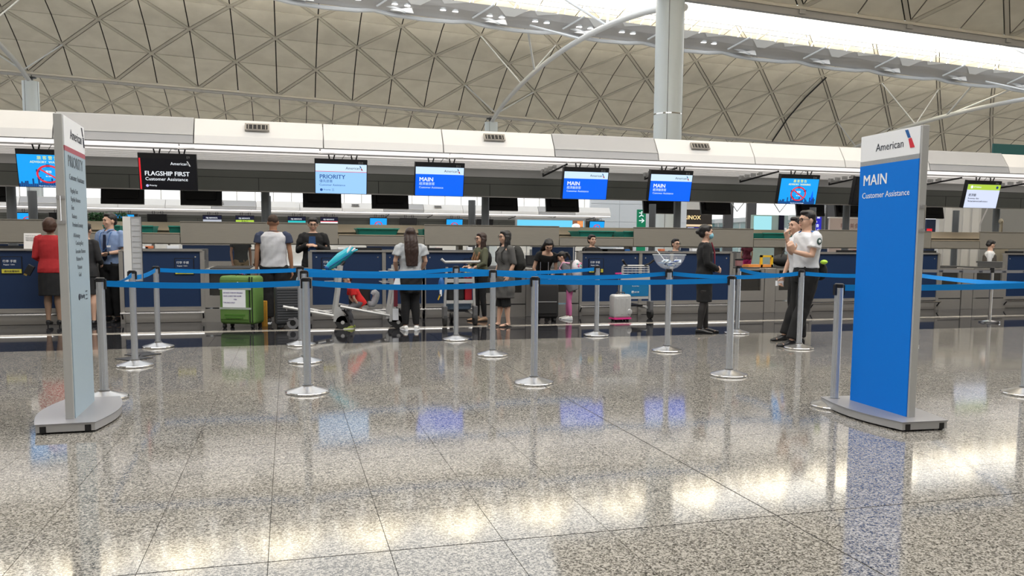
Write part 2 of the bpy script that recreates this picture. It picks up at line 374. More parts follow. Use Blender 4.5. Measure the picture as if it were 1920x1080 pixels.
# ---- crown reflector trusses: folded trough, keel tube, struts, downlights
def reflector(dy, dz, t0, t1, lamps):
    root = thing('reflector_truss', 'long grey folded reflector truss with white struts under the vault crown' if lamps else 'white sparkling reflector truss glimpsed below the far vault edge', 'truss', (0, 62.3+dy, 0))
    def pt(t, y, z): X = X0R+S*t; return V((X, y, z+dz-SL*X))
    g = MB(); wt = MB(); st = MB(); kl = MB(); rail = MB()
    for t in range(t0, t1):
        for sg in (-1, 1):
            yt, ym, yb = 1.6*sg, 1.1*sg, .35*sg
            # upper facets: alternating grey and pale triangles
            a, b, c, d = pt(t, yt, 19.55), pt(t+.5, yt, 19.55), pt(t+1, yt, 19.55), pt(t+.25, ym, 19.1)
            e, f = pt(t+.75, ym+.1*sg, 19.18), pt(t+.5, ym+.25*sg, 19.3)
            g.add([a, pt(t+.3, yt, 19.55), f, d, pt(t, ym, 19.1)], [(0, 1, 2), (0, 2, 3), (0, 3, 4)])
            o_ = sg*.05
            wt.add([pt(t+.26, yt+o_, 19.55), pt(t+.60, yt+o_, 19.55), pt(t+.46, ym+o_, 19.05), pt(t+.36, ym+o_, 19.05)], [(0, 1, 2, 3)])
            wt.add([pt(t+.66, yt+o_, 19.55), pt(t+.98, yt+o_, 19.55), pt(t+.70, ym+.3*sg, 19.3)], [(0, 1, 2)])
            g.add([pt(t+.62, yt, 19.55), c, pt(t+1, ym, 19.1), e, f], [(0, 1, 2), (0, 2, 3), (0, 3, 4)])
            # lower rounded trough
            g.add([pt(t, ym, 19.1), d, f, e, pt(t+1, ym, 19.1), pt(t+1, yb, 18.78), pt(t, yb, 18.78)], [(0, 1, 2, 3, 4, 5, 6)])
            g.add([pt(t, yb, 18.78), pt(t+1, yb, 18.78), pt(t+1, 0, 18.6), pt(t, 0, 18.6)], [(0, 1, 2, 3)])
            st.tube([pt(t+.22, yt+.1*sg, 19.6), pt(t+.02, yb+.35*sg, 18.72)], .075, 6)
            st.tube([pt(t+.12, yb*1.3, 18.95), pt(t+.32, yb*1.6, 18.6)], .13, 6)
            if sg < 0:
                wt.add([pt(t+.15, yb-.3, 18.6), pt(t+.38, yb-.3, 18.95), pt(t+.4, yb-.3, 18.55)], [(0, 1, 2)])
        for q in range(4):
            st.tube([pt(t+q/4, -1.5, 19.6), pt(t+q/4+.12, 0, 21.9)], .045, 5); st.tube([pt(t+q/4, 1.5, 19.6), pt(t+q/4+.12, 0, 21.9)], .045, 5)
        kl.tube([pt(t, 0, 18.62), pt(t+.18, 0, 18.45), pt(t+.5, 0, 18.38), pt(t+.82, 0, 18.45), pt(t+1, 0, 18.62)], .16, 8)
        rail.tube([pt(t, -1.6, 20.4), pt(t+1, -1.6, 20.4)], .03, 5)
        rail.tube([pt(t, -1.6, 20.0), pt(t+1, -1.6, 20.0)], .03, 5)
    g.ob('trough_facet', M_refl, root)['kind'] = 'stuff'; wt.ob('white_facet', M_reflw, root)['kind'] = 'stuff'
    st.ob('strut', M_tube, root)['kind'] = 'stuff'; kl.ob('keel_tube', M_tube, root, smooth=True); rail.ob('walkway_rail', M_tube, root)
    if lamps:
        ml = em('lamp_disc', (1, .98, .95), 9); k = 0
        for t in np.arange(1.2, 8.1, .5):
            for s_ in (0, .13):
                p = pt(t+s_, -.85, 18.98)
                o = MB().lathe([(.26, 0), (.26, .12), (.1, .2)], n=12).ob('lamp_shade', M_tube, root, loc=p)
                MB().lathe([(.21, -.012), (.21, -.004)], n=12).ob('lamp_disc', ml, o)
    return root
reflector(0, 0, -2, 22, True)
reflector(BAY, .45, -4, 16, False)

# ---- columns
def column(x, y, ztop, r, label, ring=None):
    c = tag(MB().lathe([(r, 0), (r, ztop)], (x, y, 0), 32).ob('round_column', M_col, smooth=True), label, 'column', None)
    h = MB().lathe([(r*.35, ztop-.02), (r*.35, ztop+.25), (r*.75, ztop+.3), (r*.75, ztop+.5)], (x, y, 0), 16).ob('column_hub', M_black, c)
    if ring: MB().lathe([(r+.012, ring), (r+.012, ring+.07)], (x, y, 0), 32).ob('steel_ring', M_chrome, c)
    for a in (-.5, 1.2): MB().box((x+math.sin(a)*r, y-math.cos(a)*r, ztop/2), (.02, .02, ztop), Mx.Rotation(a, 3, 'Z')).ob('cladding_joint', M_gap, c)
    return c
for t, lab in ((0, 'pale round column rising behind the canopy at the far left'), (6, 'short pale round column above the middle of the canopy'), (12, 'far round column behind the blue totem sign')):
    x = X0R+S*t; column(x, 84.0, 14.75-SL*x, .68, lab)
x = X0R+S*6-.6; column(x, 41.4, 16.3-SL*x, .76, 'thick pale column with steel ring rising through the ceiling', ring=8.35)
# ---- tie arches between the column heads
def arch(t, label, y0=83.62, y1=40.9):
    X = X0R+S*t; root = thing('tie_arch', label, 'arch', (X, (y0+y1)/2, 0)); ym = (y0+y1)/2
    z = lambda y: 14.75+2.25*(1-((y-ym)/(21.4))**2)**.8 if abs(y-ym) < 21.4 else 14.75
    pts = [(0, y-ym, z(y)-SL*X) for y in np.linspace(y0, y1, 25)]
    MB().tube(pts, .2, 10).ob('arch_tube', M_tube, root, smooth=True)
    def rod(y, tgt, r=.07):
        k = MB().tube([V((0, y-ym, z(y)-SL*X)), tgt-V((X, ym, 0))], r, 6).ob('stay_rod', M_tube, root)
    for r_, dt, y in ((1, -.5, 81.8), (1, .5, 81.8), (2, -0, 78), (3, -.5, 72.6), (3, .5, 72.6)):
        if r_ == 2: continue
        rod(y, node(r_, t+dt, 0, 0), .06)
    for dt, y in ((-.5, 68.5), (.5, 68.5), (-.6, 57), (.6, 57)): 
        XX = X+dt*S*.6; rod(y, V((XX, 62.3+(1.0 if y > 62 else -1.0), 18.6-SL*XX)), .09)
    for dt, y in ((-1, 52), (1, 52)):
        XX = X+dt*S*.5; rod(y, V((XX, 60.5, 22.2-SL*XX)), .09)
arch(6, 'white curved tie arch springing from the short middle column'); arch(12, 'white curved tie arch reaching over the blue totem sign'); arch(0, 'white tie arch at the upper left corner')

# ---- far glazed wall with frames, and the white metal wall
fw = struct(thing('window_1', '', '')); del fw['label']; del fw['category']
wx = [-44+2.63*k for k in range(40)]
fr = MB()
for x in wx: MB().bb((x-.06, 129.9, 0), (x+.06, 130.1, 13)).ob('mullion', M_white, fw)
for i in range(len(wx)-1):
    MB().bb((wx[i]+.06, 129.99, 2.4), (wx[i+1]-.06, 130.01, 12.8)).ob('pane', M_glass, fw)
MB().bb((-44, 129.8, 0), (60, 130.2, 2.4)).ob('sill_wall', M_white, fw)
MB().bb((-44, 129.8, 12.8), (60, 130.2, 15)).ob('window_head', M_white, fw)

# ============================================================ CHECK-IN ISLAND CANOPIES
SEAM = [-3.24+1.905*k for k in range(-9, 14)]
K = 1.3     # real size of the canopy relative to the first estimates (fascia panels 2.48 m wide)
def grow(o, k=K):      # scales position and size about the camera's eye point
    o.location = (o.location.x*k, o.location.y*k, o.location.z*k-.396); o.scale = (k, k, k); return o
def canopy(dy, x0, x1, greys, vents, label, full=True):
    root = thing('check_in_canopy', label, 'canopy', (0, 13.3+dy, 0))
    L = lambda m, n, mt, **k: m.ob(n, mt, root, **k)
    # leaning fascia panels, crease at two thirds
    xs = [x for x in SEAM if x0-.1 <= x <= x1+.1]
    for i in range(len(xs)-1):
        a, b = xs[i]+.009, xs[i+1]-.009; grey = i+SEAM.index(xs[0]) in greys
        prof = [(.22, 3.20), (.30, 3.20), (.30, 2.90), (.12, 2.84), (.0, 2.80), (.04, 2.93)]
        MB().prism(prof, a, b, 'x').ob('fascia_panel', M_fasciag if grey else M_fascia, root)
        if grey: MB().bb((a, .030, 2.927), (b, .045, 2.94)).ob('panel_trim', M_white, root)
        if grey: MB().bb((a, .215, 3.19), (b, .3, 3.21)).ob('panel_trim', M_white, root)
    for vx in vents:
        c = V((vx, .105, 3.09)); rt = Mx.Rotation(-.60, 3, 'X')
        v = MB().box(c, (.36, .03, .13), rt).ob('air_vent', M_sst, root)
        MB().box(c+V((0, -.012, 0)), (.31, .02, .085), rt).ob('vent_void', M_black, v)
        for k in range(5): MB().box(c+V((-.125+.0625*k, -.022, 0)), (.012, .012, .085), rt).ob('vent_slat', M_sst, v)
    xa, xb = xs[0], xs[-1]
    MB().bb((xa, .30, 2.60), (xb, 5.3, 3.14)).ob('canopy_core', M_white, root) if not full else None
    MB().bb((xa, 5.10, 2.80), (xb, 5.4, 3.20)).ob('back_fascia', M_fascia, root)
    MB().bb((xa, 4.2, 2.80), (xb, 6.1, 2.86)).ob('rear_soffit', M_white, root)
    MB().bb((xa, 5.4, 2.80), (xb, 6.1, 3.2)).ob('rear_fascia', M_fascia, root)
    MB().bb((xa, .3, 3.12), (xb, 5.1, 3.16)).ob('canopy_roof', M_white, root)
    MB().bb((xa, .02, 2.79), (xb, .12, 2.80)).ob('shadow_gap', M_bulk, root)
    # light strip segments between the joints
    jx = [-3.62+2.07*k for k in range(-8, 13)]; jx = [j for j in jx if xa < j < xb]; jj = [xa]+jx+[xb]
    for i in range(len(jj)-1):
        MB().bb((jj[i]+.015, .03, 2.738), (jj[i+1]-.015, .16, 2.786)).ob('light_strip', M_lamp, root)
    MB().bb((xa, .13, 2.716), (xb, .17, 2.737)).ob('strip_rail', M_bulk, root)
    for j in jx: MB().box((j+.1, .10, 2.745), (.26, .035, .05), Mx.Rotation(-.35, 3, 'Z')).ob('joint_clip', M_white, root)
    # louvres
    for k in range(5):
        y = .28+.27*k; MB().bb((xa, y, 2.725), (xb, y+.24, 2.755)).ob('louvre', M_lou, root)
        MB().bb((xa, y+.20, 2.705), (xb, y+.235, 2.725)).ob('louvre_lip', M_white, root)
    MB().bb((xa, 1.63, 2.56), (xb, 1.70, 2.86)).ob('bulkhead', M_bulk, root)
    for k, j in enumerate(jx):   # sloping bracket arms under the louvres
        if j < 2.9 and full: continue
        MB().tube([(j, .2, 2.70), (j-.02, 1.5, 2.60)], .018, 6).ob('bracket_arm', M_black, root)
        MB().tube([(j-.02, 1.5, 2.60), (j-.02, 1.5, 2.78)], .014, 6).ob('bracket_arm', M_black, root)
        for q in range(4): MB().box((j-.05, .75+.22*q, 2.71-.012*q), (.06, .1, .07)).ob('arm_fin', M_bulk, root)
    # dark spine soffit in two steps
    MB().bb((xa, 1.64, 2.435), (xb, 2.3, 2.558)).ob('spine_soffit', M_soffit, root)
    MB().bb((xa, 1.60, 2.205), (xb, 1.85, 2.425)).ob('spine_soffit', M_soffit, root)
    MB().bb((xa, 1.62, 2.424), (xb, 1.7, 2.436)).ob('soffit_joint', M_black, root)
    MB().bb((xa, 1.58, 2.19), (xb, 1.66, 2.205)).ob('bronze_edge', M_sst, root)
    for k in range(int((xb-xa)/2.05)): MB().bb((xa+2.05*k, 1.597, 2.20), (xa+2.05*k+.01, 1.61, 2.425)).ob('panel_joint', M_black, root)
    return grow(root)
canopy(0, SEAM[4], SEAM[22], {9, 13, 17}, [P(482, 240, 13.4).x, P(927, 260, 13.4).x, P(1313, 274, 13.4).x], 'long white canopy over the front row of check-in desks')
canopy(25.6, SEAM[0], SEAM[19], {5, 9, 13, 17}, [P(421, 383, 42.1).x+0, P(503, 382, 42.1).x, P(657, 386, 42.1).x, P(801, 389, 42.1).x, P(181, 377, 42.1).x], 'similar white canopy over the far row of check-in desks')
# ---- canopy posts, each a thing
for k in range(6):
    for j, y in enumerate((15.55, 16.75)):
        x = (-4.45+4.08*k)*K; y *= K
        nm = ['front', 'rear'][j]; no = ['first', 'second', 'third', 'fourth', 'fifth', 'sixth'][k]
        p = tag(MB().lathe([(.098, 0), (.098, 2.50)], (x, y, 0), 16).ob('canopy_post', mat('post_grey', (.30, .33, .355), .4, .1), smooth=True), f'grey round canopy post, {nm} one of the {no} pair from the left', 'post', 'canopy posts')
        MB().lathe([(.12, 0), (.12, .03)], (x, y, 0), 16).ob('base_flange', M_steel, p)

# ---- hanging displays
def display(x, y, z, wd, ht, kind, label, code='', rz=0, tilt=12, group=None, small=False):
    k_ = K
    root = thing('hanging_display', label, 'screen', (x, y, z), rz, group or 'displays hanging from the canopy')
    body = MB().bb((-wd/2-.012, .0, -ht), (wd/2+.012, .09, 0)).ob('casing', M_black, root)
    root.rotation_euler = (R(tilt), 0, rz)
    for s in (-1, 1):
        for q in (0, .055): MB().tube([(s*wd*.22+q, .05, -.02), (s*wd*.22+q*1.8-.02, .05, .07), (s*wd*.22+q, .07, .15)], .012, 6).ob('bracket', M_black, root)
    MB().tube([(wd*.02, .05, 0), (wd*.08, .04, .07), (wd*.16, .05, .05), (wd*.22, .06, .13)], .005, 5).ob('cable', M_black, root)
    W0, W1, H0, H1 = -wd/2, wd/2, -ht+.006, -.075*ht/.54
    if small: H1 = -.04
    y0 = -.001
    Q = lambda n, a, b, c, d, m, k=1: quad(n, a, b, c, d, y0-.0015*k, m, root)
    hh = H1-H0
    if code: text(code, .05, mat('etched_grey', (.25, .25, .25), .5), root, (W1-.13, y0-.001, H1+.008))
    if kind == 'off': Q('screen', W0, W1, H0, 0-.01, mat('screen_off', (.01, .01, .012), .12))
    elif kind in ('priority', 'main'):
        Q('screen', W0, W1, H0, H1, E_sky if kind == 'priority' else E_blue)
        Q('header_band', W0, W1, H0+.75*hh, H1, E_pale, 2)
        if kind == 'priority': Q('header_line', W0, W1, H0+.735*hh, H0+.75*hh, E_red, 3)
        text('American', .058, M_txtd, root, (W1-.33, y0-.005, H0+.83*hh)); logo(root, W1-.095, H0+.80*hh, .07, y0-.005)
        c1 = M_txtd if kind == 'priority' else E_white; nv = em('text_blue', (.02, .08, .28)); c2 = nv if kind == 'priority' else E_cyan
        text('PRIORITY' if kind == 'priority' else 'MAIN', .095, c1 if kind == 'main' else nv, root, (W0+.06, y0-.005, H0+.50*hh), bold=.004)
        text('優先旅客' if kind == 'priority' else '經濟艙旅客', .052, nv if kind == 'priority' else E_pale, root, (W0+.06, y0-.005, H0+.375*hh))
        text('Customer Assistance', .047, nv if kind == 'priority' else E_pale, root, (W0+.06, y0-.005, H0+.255*hh))
        if kind == 'priority':
            MB().tube([(W0+.09, y0-.002, H0+.12*hh), (W0+.09, y0-.006, H0+.12*hh)], .022, 12).ob('round_mark', nv, root); text('Priority', .036, nv, root, (W0+.125, y0-.005, H0+.10*hh))
            text('三', .045, nv, root, (W0+.25, y0-.005, H0+.09*hh))
    elif kind == 'flagship':
        Q('screen', W0, W1, H0, H1, E_blk); Q('red_edge', W0, W0+.022, H0, H1, E_red, 2)
        text('American', .062, E_white, root, (W1-.36, y0-.005, H0+.80*hh)); logo(root, W1-.11, H0+.77*hh, .075, y0-.005, dark=True)
        text('FLAGSHIP FIRST', .094, E_white, root, (W0+.07, y0-.005, H0+.45*hh), bold=.004, sx=.97); text('Customer Assistance', .070, E_white, root, (W0+.075, y0-.005, H0+.29*hh))
        MB().tube([(W0+.10, y0-.002, H0+.12*hh), (W0+.10, y0-.006, H0+.12*hh)], .02, 12).ob('round_mark', em('mark_lilac', (.5, .5, .95)), root); text('Priority', .034, E_white, root, (W0+.13, y0-.005, H0+.105*hh))
    elif kind == 'advisory':
        Q('screen', W0, W1, H0, H1, E_cyan)
        if not small:
            text('旅 客 警 告', .058, E_yel, root, (0, y0-.005, H0+.86*hh), align='CENTER', bold=.004)
            text('ADVISORY  WARNING', .046, em('text_lemon', (.8, .85, .5)), root, (0, y0-.005, H0+.74*hh), align='CENTER', bold=.005)
        c = V((0, y0-.004, H0+.40*hh)); rr = .26*hh
        ring = [(c.x+rr*1.25*math.cos(a), c.y, c.z+rr*math.sin(a)) for a in np.linspace(0, 2*PI, 25)]
        MB().tube(ring, .014 if not small else .02, 4, cap=False).ob('red_ring', E_red, root)
        MB().tube([(c.x-rr*.95, c.y, c.z+rr*.6), (c.x+rr*.95, c.y, c.z-rr*.6)], .012, 4).ob('red_bar', E_red, root)
        for a in (.5, 1.6, 2.75, 3.7, 4.7, 5.6):
            MB().box((c.x+rr*1.25*math.cos(a), c.y-.002, c.z+rr*math.sin(a)), (.05, .004, .04)).ob('pictogram', E_navy, root)
        if not small:
            text('警惕', .04, E_white, root, (0, y0-.008, c.z+.02), align='CENTER'); text('Be alert', .026, E_white, root, (0, y0-.008, c.z-.04), align='CENTER')
            sk = MB(); rn = random.Random(3); x = W0
            while x < W1-.03:
                h = .02+.07*rn.random()**2*1.6; sk.bb((x, y0-.006, H0), (x+.022, y0-.004, H0+h+.02)); x += .025
            sk.ob('skyline', E_navy, root)
            text('Please take care of your belongings', .02, E_white, root, (0, y0-.008, H0+.008), align='CENTER')
            MB().prism([(W1-.14, H0+.03), (W1-.05, H0+.03), (W1-.10, H0+.26)], y0-.005, y0-.004, 'y').ob('mountain_mark', E_blue, root)
    elif kind == 'economy':
        Q('screen', W0, W1, H0, H1, em('screen_lilac', (.66, .72, .92))); Q('header_band', W0, W1, H0+.77*hh, H1, E_lime, 2)
        MB().tube([(W0+.1, y0-.004, H0+.885*hh), (W0+.1, y0-.007, H0+.885*hh)], .03, 14).ob('round_mark', E_white, root)
        MB().tube([(W1-.08, y0-.004, H0+.885*hh), (W1-.08, y0-.007, H0+.885*hh)], .028, 14).ob('round_mark', E_navy, root)
        text('S7 Airlines', .042, E_white, root, (W0+.15, y0-.005, H0+.86*hh)); text('經濟艙', .062, M_txtd, root, (W0+.06, y0-.005, H0+.50*hh))
        text('Economy class', .046, M_txtd, root, (W0+.06, y0-.005, H0+.375*hh)); text('Экономический класс', .046, M_txtd, root, (W0+.06, y0-.005, H0+.25*hh))
    elif kind[0] == 'f':
        Q('screen', W0, W1, H0, H1, em('screen_midnight', (.006, .008, .03)))
        cc = {'fgrey': em('band_grey', (.45, .48, .55)), 'flime': E_lime, 'fteal': E_teal, 'fred': E_red, 'fblue': E_indigo}[kind]
        Q('lower_band', W0, W1, H0, H0+.66*hh, cc, 2); text('FIJI AIRWAYS', .085, E_white, root, (-.02, y0-.006, H0+.76*hh), align='CENTER', bold=.004)
        if kind == 'flime': text('BAG', .15, mat('bag_green', (.05, .12, .01), .5), root, (0, y0-.006, H0+.42*hh), align='CENTER')
        if kind == 'fred': Q('mid_band', W0, W1, H0+.42*hh, H0+.60*hh, E_white, 3)
    return grow(root)
def dx(xl, xr, y): return P((xl+xr)/2, 320, y).x
DY, DZ, DW, DH = 13.42, 2.648, .80, .55
for xl, xr, kd, lab, code in [(33, 145, 'advisory', 'blue advisory display partly hidden by the grey priority totem', 'E8'),
    (258, 370, 'flagship', 'black display reading FLAGSHIP FIRST', 'E9'), (590, 690, 'priority', 'light blue display reading PRIORITY', 'E10'),
    (779, 872, 'main', 'blue display reading MAIN, code E11, over the woman in white blouse', 'E11'), (1057, 1144, 'main', 'blue display reading MAIN, code E12, middle one of three', 'E12'),
    (1220, 1302, 'main', 'blue display reading MAIN, code E13, next to the thick column', 'E13'), (1466, 1539, 'advisory', 'blue advisory warning display above the officers', 'E14'),
    (1606, 1676, 'off', 'switched-off black display behind the blue totem top', ''), (1815, 1883, 'economy', 'lilac display with lime header reading Economy class', 'E16')]:
    display(dx(xl, xr, DY), DY, DZ, DW, DH, kd, lab, code)
# rear side displays seen from the back under the spine
for i, (xl, xr) in enumerate([(-40, 14), (192, 271), (342, 415), (568, 640), (697, 765), (905, 970), (1022, 1084), (1205, 1262), (1313, 1367), (1490, 1545), (1565, 1615), (1716, 1770)]):
    x = P((xl+xr)/2, 385, 19.0).x
    o = thing('rear_display', ['black back of a display at the far left edge', 'black back of a display left under FLAGSHIP FIRST', 'black back of a display right under FLAGSHIP FIRST', 'black back of a display under the PRIORITY display', 'black back of a display right of the PRIORITY display', 'black back of a display between posts and ad board', 'black back of a display left under the E12 display', 'black back of a display behind the paired posts', 'black back of a display above the masked woman', 'black back of a display above the officers heads', 'black back of a display behind the left edge of the blue totem', 'black back of a display right of the blue totem'][i], 'screen', (x, 19.05, 2.68), 0, 'rear displays seen from behind')
    a = MB().bb((-.42, -.03, -.58), (.42, .03, 0)).ob('casing', M_black, o); MB().bb((-.30, -.09, -.47), (.30, -.03, -.13)).ob('electronics_box', M_rubber, o)
    MB().tube([(-.36, -.05, -.2), (-.36, -.05, -.3)], .02, 8).ob('speaker', M_black, o)
    for s in (-.2, .2): MB().tube([(s, 0, 0), (s, 0, .13)], .015, 6).ob('bracket', M_black, o)
    o.rotation_euler.x = R(-12); grow(o)

# far island: displays, ad board
for i, (xl, xr, yb, kd, lab) in enumerate([(30, 64, 0, 'advisory', 'small far advisory display at left edge behind the posts'), (97, 118, 0, 'off', 'small far black display above the red jacket woman'), (215, 245, 0, 'advisory', 'small far advisory display right of the shirted man'),
    (275, 308, 0, 'off', 'small far black display above the left teal trays'), (380, 411, 0, 'fgrey', 'small far airline display with grey lower band'), (440, 474, 0, 'flime', 'small far airline display with lime BAG band'),
    (539, 571, 0, 'fteal', 'small far airline display with teal lower band'), (600, 632, 0, 'fred', 'small far airline display with blue white and red bands'), (693, 725, 0, 'advisory', 'small far advisory display above long teal tray'),
    (751, 780, 0, 'off', 'small far black display above the woman in white'), (838, 867, 0, 'advisory', 'small far advisory display left of the paired posts'), (901, 920, 0, 'off', 'small far black display right of the paired posts'), (1108, 1135, 0, 'advisory', 'small far advisory display right of the ad board')]):
    display(dx(xl, xr, 39.95), 39.95, 2.567, .80, .55, kd, lab, '', small=(kd != 'off'), group='small displays of the far island')
o = thing('advertising_board', 'long backlit sky blue advertising board on the far island', 'sign', (P(1033, 420, 38).x, 38, 1.4))
MB().bb((-1.78, 0, .55), (1.78, .12, 1.22)).ob('frame', M_alu, o); q_ = quad('ad_panel', -1.70, 1.70, .60, 1.10, -.002, E_daysky, o)
quad('ad_photo', 1.1, 1.66, .62, 1.10, -.006, em('ad_brown', (.25, .10, .05)), o); quad('ad_glow', 1.35, 1.66, .80, 1.08, -.009, E_orange, o)
MB().ell((1.28, -.012, .82), (.22, .004, .14), n=14).ob('ad_cloud', E_white, o); text('Together we connect', .06, E_orange, o, (1.12, -.02, .80), depth=.002)
for s in (-1.2, 1.2): MB().tube([(s, .06, -1.39), (s, .06, .55)], .03, 8).ob('support', M_alu, o)
grow(o)

# ============================================================ COLLECTOR CONVEYOR (brown spine)
def conveyor(dy, x0, x1, lows, label, trays):
    root = thing('baggage_conveyor', label, 'conveyor', (0, 17.6+dy, 0))
    edges = [x0]; 
    for a, b in lows: edges += [a, b]
    edges.append(x1)
    for i in range(len(edges)-1):
        a, b = edges[i]+.004, edges[i+1]-.004; low = i % 2 == 1
        nseg = max(1, round((b-a)/2.9)); st_ = (b-a)/nseg
        for k in range(nseg): MB().bb((a+st_*k+.003, -.03, 1.30), (a+st_*(k+1)-.003, .0, 1.49 if low else 1.722)).ob('side_panel', M_sstd, root)
        MB().bb((a, -.045, 1.49 if low else 1.722), (b, .02, 1.503 if low else 1.737)).ob('top_rail', M_beige if low else M_sstd, root)
    MB().bb((x0, 0, 1.33), (x1, .95, 1.42)).ob('belt_bed', M_rubber, root)
    MB().bb((x0, .95, 1.30), (x1, .98, 1.737)).ob('rear_panel', M_beige, root); MB().bb((x0, .9, 1.56), (x1, .95, 1.575)).ob('guide_rail', M_beige, root)
    MB().bb((x0, .0, 1.28), (x1, .98, 1.30)).ob('under_panel', M_sstd, root)
    for k in range(int((x1-x0)/4.08)+1): MB().bb((-4.45+4.08*k-.05, .3, 0), (-4.45+4.08*k+.05, .6, 1.28)).ob('support_leg', M_sstd, root)
    for a, b, lab in trays:
        t = thing('baggage_tray', lab, 'tray', ((a+b)/2, 18.05+dy, 1.49), 0, 'teal trays on the conveyor'); hw = (b-a)/2
        MB().rings([(V((0, 0, 0)), V((hw*.86, 0, 0)), V((0, .30, 0))), (V((0, 0, .13)), V((hw*.96, 0, 0)), V((0, .36, 0)))], 4).v
        m = MB(); pr = [(-.86, .0), (.86, .0), (.97, .135), (-.97, .135)]
        m.bb((-hw*.86, -.28, 0), (hw*.86, .28, .02))
        for sy in (-1, 1): m.add([(-hw*.86, sy*.28, 0), (hw*.86, sy*.28, 0), (hw*.97, sy*.34, .14), (-hw*.97, sy*.34, .14), (-hw*.86, sy*.25, 0), (hw*.86, sy*.25, 0), (hw*.95, sy*.31, .14), (-hw*.95, sy*.31, .14)], [(0, 1, 2, 3), (4, 5, 6, 7), (3, 2, 6, 7), (0, 1, 5, 4), (0, 3, 7, 4), (1, 2, 6, 5)])
        for sx in (-1, 1): m.add([(sx*hw*.86, -.28, 0), (sx*hw*.86, .28, 0), (sx*hw*.97, .34, .14), (sx*hw*.97, -.34, .14), (sx*hw*.82, -.28, 0), (sx*hw*.82, .28, 0), (sx*hw*.93, .34, .14), (sx*hw*.93, -.34, .14)], [(0, 1, 2, 3), (4, 5, 6, 7), (3, 2, 6, 7), (0, 3, 7, 4), (1, 2, 6, 5)])
        m.ob('tray_shell', M_teal, t); MB().bb((-hw, -.37, .135), (hw, -.33, .155)).ob('rim', M_teal, t); MB().bb((-hw, .33, .135), (hw, .37, .155)).ob('rim', M_teal, t)
X = lambda x: P(x, 440, 17.6).x
T = lambda x: P(x, 440, 18.05).x
conveyor(0, X(-260), X(2150), [(X(155), X(338)), (X(634), X(795)), (X(1048), X(1187)), (X(1412), X(1535)), (X(1745), X(1836))], 'long brown metal baggage conveyor raised behind the desks',
    [(T(258), T(293), 'left half tray, one of two in the leftmost conveyor window'), (T(320), T(352), 'teal tray at the right end of the leftmost window'), (T(666), T(745), 'long teal tray right of the woman staff member'), (T(788), T(800), 'teal tray end beside the woman in white'),
     (T(1075), T(1143), 'long teal tray above the head of the seated clerk'), (T(1158), T(1190), 'teal tray next to the green exit sign'), (T(1415), T(1476), 'long teal tray behind the officers'), (T(200), T(232), 'teal tray behind the man in blue shirt')])

# ============================================================ DESKS
YF = 14.4
def notice(root, x, z):
    MB().bb((x, YF-.012, z-.27), (x+.30, YF-.004, z)).ob('notice_plate', M_black, root)
    n = [MB().bb((x+.012, YF-.016, z-.195), (x+.288, YF-.012, z-.01)).ob('notice_face', M_bluep, root)]
    MB().bb((x+.012, YF-.016, z-.26), (x+.288, YF-.012, z-.197)).ob('notice_band', mat('notice_yellow', (.62, .56, .06), .5), root)
    text('行李 手提', .045, M_txtw, root, (x+.03, YF-.018, z-.09)); text('Baggage  Cabin', .026, M_txtw, root, (x+.04, YF-.018, z-.135)); text('請勿放置物件', .036, M_txtd, root, (x+.045, YF-.018, z-.245))
def desk(xa, xb, label, nx=None, nz=1.08, seams=()):
    root = thing('check_in_desk', label, 'desk', ((xa+xb)/2, YF, 0), 0, 'blue check-in desks'); cx = (xa+xb)/2
    root2 = root; root.location = (0, 0, 0)
    cuts = [xa]+list(seams)+[xb]
    for i in range(len(cuts)-1):
        a, b = cuts[i]+.035, cuts[i+1]-.035
        MB().bb((a, YF, .26), (b, YF+.04, 1.165)).ob('front_panel', M_bluep, root)
        for sx in (a+.07, b-.07):
            MB().tube([(sx, YF-.005, 1.08), (sx, YF+.01, 1.08)], .014, 10).ob('stud', M_chrome, root)
    for x in cuts: MB().bb((x-.032, YF-.02, .0), (x+.032, YF+.05, 1.18)).ob('frame_post', M_sst, root)
    MB().bb((xa, YF-.03, 1.172), (xb, YF+.12, 1.20)).ob('top_rail', M_sst, root); MB().bb((xa, YF+.05, .0), (xb, YF+.75, .98)).ob('carcass', M_worktop, root)
    MB().bb((xa, YF+.05, .98), (xb, YF+.8, 1.01)).ob('worktop', M_worktop, root)
    MB().bb((xa+.03, YF-.012, .20), (xb-.03, YF+.04, .262)).ob('sill_rail', M_sst, root)
    MB().bb((xa+.03, YF+.02, .005), (xb-.03, YF+.05, .20)).ob('plinth', M_sst, root)
    MB().tube([(xa-.02, YF-.10, .17), (xb+.02, YF-.10, .17)], .017, 8).ob('foot_rail', M_chrome, root)
    for x in (xa, xb): MB().tube([(x, YF, .06), (x, YF-.10, .17)], .013, 6).ob('rail_bracket', M_black, root)
    if nx is not None: notice(root, nx, nz)
    return root
XF = lambda x: P(x, 520, YF).x
desk(-6.9, XF(168), 'blue desk at the left edge behind the woman in red', XF(0)+.02, 1.08, (XF(-40),))
desk(XF(228), XF(380), 'blue desk left of the green suitcase, with notice', XF(328), 1.06)
desk(XF(582), XF(793), 'blue desk behind the luggage trolleys and the boy', XF(603), 1.07, (XF(720),))
desk(XF(795), XF(893), 'blue desk behind the olive top woman, with notice', XF(870), 1.06)
desk(XF(1088), XF(1370), 'wide blue desk behind trolley with blue ad panel', XF(1103), 1.07, (XF(1200), XF(1258)))
desk(XF(1521), XF(1758), 'dark blue desk between the officers and the blue totem')
desk(XF(1884), XF(2100), 'dark blue desk at the right edge of the photo')
